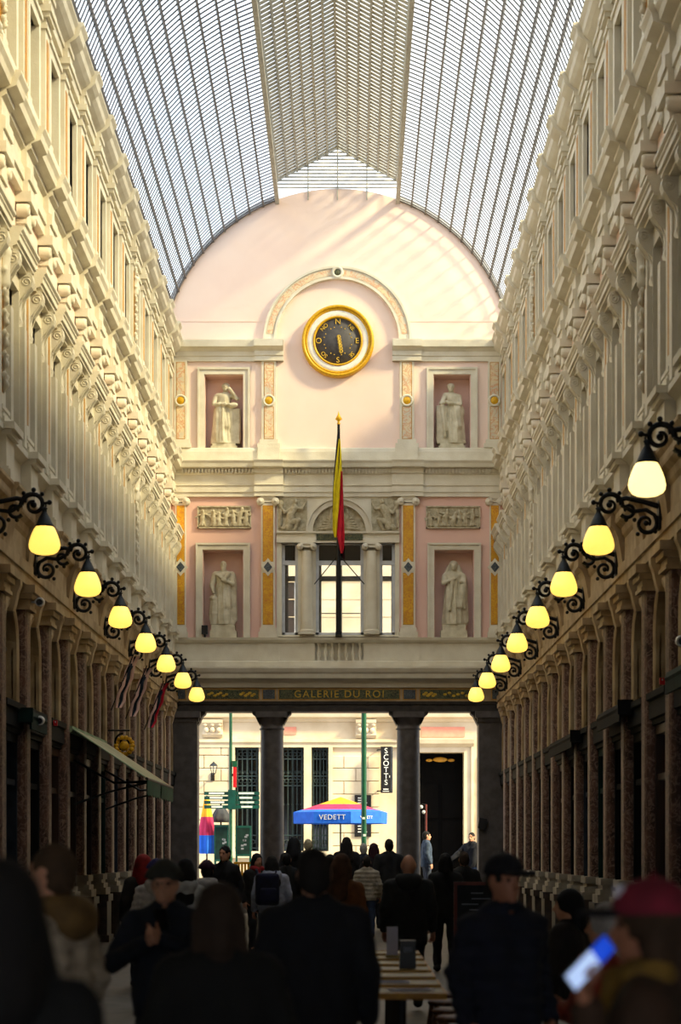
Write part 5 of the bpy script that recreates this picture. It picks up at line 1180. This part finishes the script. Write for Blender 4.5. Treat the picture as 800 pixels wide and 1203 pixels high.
            obj('raised_hood', sdf_mesh('raised_hood', [([ell((0, -.02+nod, 1.63), (.115, .125, .135)), cap((0, -.06, 1.56), (0, -.08, 1.42), .1, .11), cap((-.08, 0, 1.56), (-.1, 0, 1.44), .05, .06), cap((.08, 0, 1.56), (.1, 0, 1.44), .05, .06)], .04)], .02, subtract=[ell((0, .14+nod, 1.6), (.075, .12, .1))]), cloth(*col), p)
    if glasses:
        g = MB()
        for t in (-1, 1): g.lathe([(.022, .0), (.025, .003), (.022, .006)], (t*.033, .112+nod, 1.615), 16, 'y').tube([(t*.056, .11+nod, 1.62), (t*.08, .02+nod, 1.615)], .003, 5)
        g.tube([(-.011, .114+nod, 1.62), (.011, .114+nod, 1.62)], .003, 5); obj('glasses', g, 'sign_black', p)
    if fine:
        for t in (-1, 1): obj('eye', MB().ball((t*.031, .082+nod, 1.616), .012, 10), 'eye', p)
    if scarf: obj('scarf', sdf_mesh('scarf', [([cap((-.07, -.03, 1.475), (.07, -.03, 1.475), .06, .06), cap((-.07, .03, 1.465), (.07, .03, 1.465), .055, .055), cap((.03, .11, 1.45), (.05, .15, 1.2), .045, .04)], .03)], .02), cloth(*scarf), p)
    return p, s
def child_of(p, name, mesh, m): return obj(name, mesh, m, p)
NAVY, BLACK, BROWN, TAN = (16, 20, 34), (14, 14, 16), (70, 46, 26), (120, 92, 56)
# foreground
person('person in a raised black hood close to the camera at the left edge', -2, 1022, 4.6, rz=.2, coat=(10, 10, 12), hat=('hoodup', (16, 11, 11)), hair=('short', (20, 16, 14)), pose='stand', group=None)
p, s = person('person in pale quilted coat with tan fur hood looking left, brown hair', 62, 993, 8.2, rz=1.15, coat=(190, 174, 154), puffer=True, hair=('short', (74, 54, 36)), hood=(120, 92, 52), pose='stand', hem=.55, fine=True, legs=(30, 28, 30))
person('man in grey knitted beanie and glasses looking down at his phone', 195, 1016, 11.0, rz=PI-.1, coat=(24, 30, 44), hat=('beanie', (52, 52, 46)), hair=('none', (0, 0, 0)), glasses=True, fine=True, pose='stand', wide=1.12, nod=.03,
       elbow=((-.33, .02, 1.13), (.33, .02, 1.13)), wrist=((-.03, .29, 1.28), (.06, .29, 1.27)), skin='skin')
ph = empty('phone', (CAMX+(191-HX)*10.75/FPX, 10.69, SZ(1079, 10.69)), PI-.1, label='small black phone held by the man in the beanie', cat='phone'); obj('case', MB().box(-.035, .035, -.004, .004, -.07, .07), 'sign_black', ph, rot=(-.7, 0, 0)); obj('glass', MB().box(-.032, .032, -.0052, -.004, -.065, .065), 'dark_glass', ph, rot=(-.7, 0, 0))
person('person with dark brown bobbed hair and black coat, back turned, left of centre', 257, 1039, 6.9, rz=.15, coat=(12, 12, 13), hair=('bob', (52, 36, 26)), pose='stand', hem=.6)
person('broad man in dark navy jacket seen from behind in the middle', 369, 998, 9.2, rz=.05, coat=(15, 18, 28), legs=(84, 74, 68), hair=('short', (26, 20, 18)), pose='stand', wide=1.12, hem=.82)
person('man in dark cap and navy quilted jacket facing the camera right of centre', 592, 1008, 9.6, rz=PI+.55, coat=(17, 22, 40), puffer=True, hat=('cap', (20, 22, 30)), hair=('short', (24, 20, 18)), fine=True, pose='stand', wide=1.1, hem=.72, skin='skin_dark')
p, s = person('person in burgundy cap looking at a bright phone, near right corner', 764, 1042, 5.3, rz=1.25, coat=(58, 38, 24), hat=('cap', (120, 24, 46), (26, 20, 24)), hair=('bob', (60, 40, 24)), fine=True, pose='stand', hem=.6, scarf=(120, 90, 30), skin='skin_dark',
       elbow=((-.31, .08, 1.12), (.27, -.02, 1.12)), wrist=((-.40, .11, 1.39), (.28, .1, .9)))
obj('cap_badge', MB().box(-.05, .02, .07, .1, 1.70, 1.735), cloth(190, 186, 200), p)
YP = 4.95; ph = empty('phone', (SX(693, YP), YP, SZ(1131, YP)), 0, label='bright lit phone screen held by the person in burgundy cap', cat='phone')
rt = (0, math.radians(-40), .5)
obj('case', MB().box(-.078, .078, 0, .01, -.026, .026), 'sign_black', ph, rot=rt); obj('screen', MB().box(-.075, .02, -.003, 0, -.023, .023), 'screen', ph, rot=rt); obj('screen_panel', MB().box(.02, .075, -.003, 0, -.023, .023), 'screen_blue', ph, rot=rt)
# middle distance
person('woman with long brown hair and rust brown coat behind the broad man', 402, 1004, 19.0, rz=-.5, coat=(108, 62, 22), hair=('long', (78, 48, 28)), pose='stand', hem=.5)
p, s = person('bald man in black jacket walking away along the tables', 480, 1004, 20.5, rz=.0, coat=(30, 30, 30), hair=('none', (0, 0, 0)), pose='walk', wide=1.15, hem=.72, hood=(26, 26, 26), fine=True)
person('person in pale grey quilted jacket and jeans walking away', 431, 1006, 36.5, rz=.0, coat=(170, 160, 144), puffer=True, legs=(40, 56, 84), hair=('short', (26, 20, 18)), pose='stride', hem=.82)
p, s = person('person in white hooded top with navy backpack walking away', 319, 1006, 28.0, rz=.15, coat=(176, 182, 204), legs=(56, 76, 104), hair=('long', (18, 14, 14)), hood=(176, 182, 204), pose='walk', hem=.84, wide=1.1, shoe=(150, 150, 150))
bx = SX(316, 27.8); bp = empty('backpack', (bx-.02, 27.74, 1.02*s), .15, label='navy backpack worn by the person in the white hooded top', cat='backpack')
obj('main_bag', sdf_mesh('main_bag', [([bxp((0, -.0, .18), (.11, .05, .17), .05)], .02)], .02), cloth(22, 26, 58), bp); obj('front_pocket', sdf_mesh('front_pocket', [([bxp((0, -.1, .1), (.09, .02, .08), .02)], .02)], .018), cloth(26, 30, 64), bp)
for t in (-1, 1): obj('strap', MB().tube([(t*.1, .06, .3), (t*.13, .12, .42), (t*.13, .2, .44)], .02, 6), cloth(22, 26, 58), bp)
# crowd on the left
G = 'crowd walking through the gallery'
person('person in red knitted hat and dark coat at the left shop fronts', 168, 1006, 24.0, rz=.3, coat=(34, 28, 24), hat=('hoodup', (150, 26, 24)), hair=('short', (60, 30, 20)), pose='stand', group=G)
person('person in purple beanie and white puffy hood behind the beanie man', 184, 1012, 21.0, rz=.2, coat=(196, 186, 176), puffer=True, hat=('beanie', (50, 40, 96)), hair=('short', (30, 22, 20)), hood=(196, 186, 176), pose='stand', group=G)
person('person with black bobbed hair and white jacket right of the beanie man', 218, 1010, 19.0, rz=-.2, coat=(186, 184, 182), hair=('long', (16, 13, 13)), hood=(186, 184, 182), pose='walk', group=G)
person('person in dark plum beanie with pale collar, left of centre', 243, 1013, 23.5, rz=.1, coat=(150, 150, 156), hat=('beanie', (58, 22, 52)), hair=('short', (30, 20, 20)), hood=(190, 186, 184), pose='walk', group=G)
person('young man with black hair and dark suit facing left by the map board', 264, 994, 30.0, rz=PI-.5, coat=(20, 20, 26), hair=('short', (14, 12, 12)), pose='stand', group=G, fine=True)
person('woman with dark hair and red scarf facing left of the left column', 302, 1003, 32.0, rz=PI+.5, coat=(24, 22, 24), hair=('bob', (22, 16, 14)), scarf=(160, 24, 30), pose='stand', group=G)
person('person in dark raised hood in front of the left column', 345, 985, 42.0, base=.0, rz=.1, coat=(20, 22, 28), hat=('hoodup', (22, 24, 32)), hair=('short', (20, 16, 14)), pose='walk', group=G)
person('person with pale blond hair under the left edge of the parasol', 362, 986, 44.0, rz=-.2, coat=(120, 110, 96), hair=('short', (206, 194, 160)), pose='walk', group=G)
person('woman with long dark hair below the parasol', 407, 984, 43.0, rz=.1, coat=(26, 24, 28), hair=('long', (24, 18, 18)), pose='walk', group=G)
person('person with white hair beside the green post', 427, 991, 45.0, rz=.0, coat=(46, 54, 72), hair=('short', (196, 194, 190)), pose='walk', group=G)
person('person with dark plum hair right of the green post', 439, 991, 41.0, rz=.1, coat=(30, 24, 32), hair=('bob', (56, 22, 40)), pose='walk', group=G)
person('man in thick black coat left of the right column', 457, 986, 40.0, rz=.1, coat=(18, 20, 26), hair=('short', (30, 26, 24)), pose='walk', wide=1.1, group=G)
person('short person in black coat right of the bald man', 523, 1003, 27.0, rz=.1, coat=(14, 14, 16), hair=('bob', (16, 13, 13)), pose='walk', group=G)
person('person with brown hair and black coat before the doorway', 545, 1001, 30.0, rz=.2, coat=(15, 15, 17), hair=('short', (58, 40, 26)), pose='walk', group=G)
person('dark haired person half hidden behind the broad man', 388, 1004, 26.0, rz=.1, coat=(32, 34, 28), hair=('short', (22, 18, 16)), pose='walk', group=G)
person('person in black jacket between column and white top', 337, 1003, 35.0, rz=-.1, coat=(16, 17, 20), hair=('short', (18, 15, 14)), pose='walk', group=G)
# street
person('young man in blue denim jacket in profile before the dark doorway', 501, 976, 54.5, base=STREET, rz=-PI/2+.2, coat=(52, 68, 92), legs=(46, 56, 76), hair=('short', (16, 14, 14)), pose='stand', fine=True, H=1.78)
person('man in navy jacket and jeans reaching left with one hand', 554, 979, 53.6, base=STREET, rz=PI-.5, coat=(20, 24, 38), legs=(54, 78, 118), hair=('short', (24, 18, 16)), pose='walk', fine=True, H=1.74, elbow=((-.26, -.02, 1.14), (.36, .12, 1.16)), wrist=((-.27, .05, .92), (.5, .3, 1.0)))
# man's pushchair, seated guests at the right
pc_ = empty('pushchair', (SX(539, 53.2), 53.2, STREET), label='white and blue pushchair in front of the man in the navy jacket', cat='pushchair')
obj('hood', sdf_mesh('hood', [([ell((0, 0, .62), (.16, .2, .16))], .02)], .025, cut=lambda x, y, z: .55-z+0*x+0*y), 'sign_white', pc_); obj('seat', sdf_mesh('seat', [([bxp((.1, 0, .45), (.12, .14, .08), .04)], .02)], .025), 'blue_canvas', pc_)
obj('handle', MB().tube([(.1, 0, .4), (.35, 0, .9), (.4, 0, .95)], .015, 6), 'iron', pc_); obj('frame', MB().tube([(-.15, 0, .12), (.1, 0, .45), (.3, 0, .12)], .018, 6), 'iron', pc_)
for x in (-.15, .3): obj('wheel', MB().lathe([(.07, -.02), (.12, -.02), (.12, .02), (.07, .02)], (x, 0, .12), 16, 'y'), 'iron', pc_)
def seated(px, ytop, Y, label, coat, hairc, rz):
    Hh = EYE-(ytop-HY)*Y/FPX; dz_ = Hh-1.32
    head = [ell((0, 0, 1.2), (.074, .094, .112)), ell((0, .03, 1.135), (.055, .066, .06)), cap((0, .092, 1.2), (0, .114, 1.167), .011, .016)]
    bd = [cap((0, -.01, 1.0), (0, 0, 1.13), .056, .054), cap((-.07, 0, .55), (-.08, 0, .92), .12, .115), cap((.07, 0, .55), (.08, 0, .92), .12, .115), cap((-.15, 0, 1.0), (.15, 0, 1.0), .06, .06)]
    hn = []
    for t in (-1, 1):
        bd += [cap((t*.17, 0, 1.0), (t*.24, .05, .74), .05, .04), cap((t*.24, .05, .74), (t*.1, .28, .74), .04, .028), cap((t*.09, 0, .52), (t*.1, .42, .5), .085, .06), cap((t*.1, .42, .5), (t*.1, .42, .09), .055, .04), cap((t*.1, .42, .08), (t*.1, .54, .04), .042, .035)]
        hn += hand((t*.1, .28, .74), (-t*.5, .8, 0), (-t*.4, .1, .9), .5, up=(0, 0, -1))
    p = obj('person', sdf_mesh('person', [(bd, .04), (head, .018), (hn, .006)], .015, jk=.02), 'skin', None, (SX(px, Y), Y, 0), rz, label=label, cat='person')
    tr = [cap((-.08, 0, .55), (-.09, 0, .92), .15, .14), cap((.08, 0, .55), (.09, 0, .92), .15, .14), cap((-.16, 0, .995), (.16, 0, .995), .08, .08), cap((0, 0, 1.0), (0, 0, 1.06), .08, .07)]
    for t in (-1, 1): tr += [cap((t*.18, 0, .99), (t*.24, .05, .74), .075, .062), cap((t*.24, .05, .74), (t*.11, .27, .74), .06, .05)]
    obj('jacket', sdf_mesh('jacket', [(tr, .05)], .022), cloth(*coat), p)
    lg = []
    for t in (-1, 1): lg += [cap((t*.09, 0, .52), (t*.1, .42, .5), .105, .08), cap((t*.1, .42, .5), (t*.1, .42, .11), .075, .062)]
    obj('trousers', sdf_mesh('trousers', [(lg, .03)], .022), cloth(26, 26, 32), p)
    for t in (-1, 1): obj('shoe', sdf_mesh('shoe', [([cap((t*.1, .4, .05), (t*.1, .56, .045), .052, .045)], .02)], .018, cut=lambda x, y, z: .002-z+0*x+0*y), cloth(18, 18, 20), p)
    obj('hair', sdf_mesh('hair', [([ell((0, -.012, 1.22), (.09, .105, .11)), cap((0, -.06, 1.2), (0, -.08, 1.06), .06, .06)], .02)], .016, subtract=[ell((0, .16, 1.16), (.085, .13, .1))]), cloth(*hairc), p)
    return p
seated(668, 1072, 15.0, 'seated guest with black hair at the right, beyond the capped man', (40, 36, 36), (14, 14, 18), 1.2)
seated(712, 1098, 11.0, 'seated guest with grey hair and orange red jacket behind the bright phone', (150, 50, 30), (170, 164, 160), 1.0)
for i, (px, y, rz) in enumerate(((668, 15.0, 1.2), (712, 11.0, 1.0))):
    make_chair(SX(px, y), y, rz, 'rattan cafe chair under the seated guest with %s hair' % ('black' if i == 0 else 'grey'))

# folding yellow slatted chair by the left opening
YY = 50.5
yc = empty('folding_chair', (SX(288, YY), YY, 0), .3, label='yellow slatted folding chair at the foot of the left opening', cat='chair')
for k in range(7): obj('back_slat', MB().box(-.24+.08*k-.025, -.24+.08*k+.025, -.01, .01, .45, 1.3), 'yellow_canvas', yc)
obj('seat', MB().box(-.27, .27, 0, .4, .42, .46), 'yellow_canvas', yc)
for z in (1.28, .42): obj('back_rail', MB().box(-.29, .29, -.02, .02, z, z+.055), 'yellow_canvas', yc)
for a in (-.26, .26):
    for b in (0, .38): obj('leg', MB().box(a-.02, a+.02, b-.02, b+.02, 0, .44), 'yellow_canvas', yc)
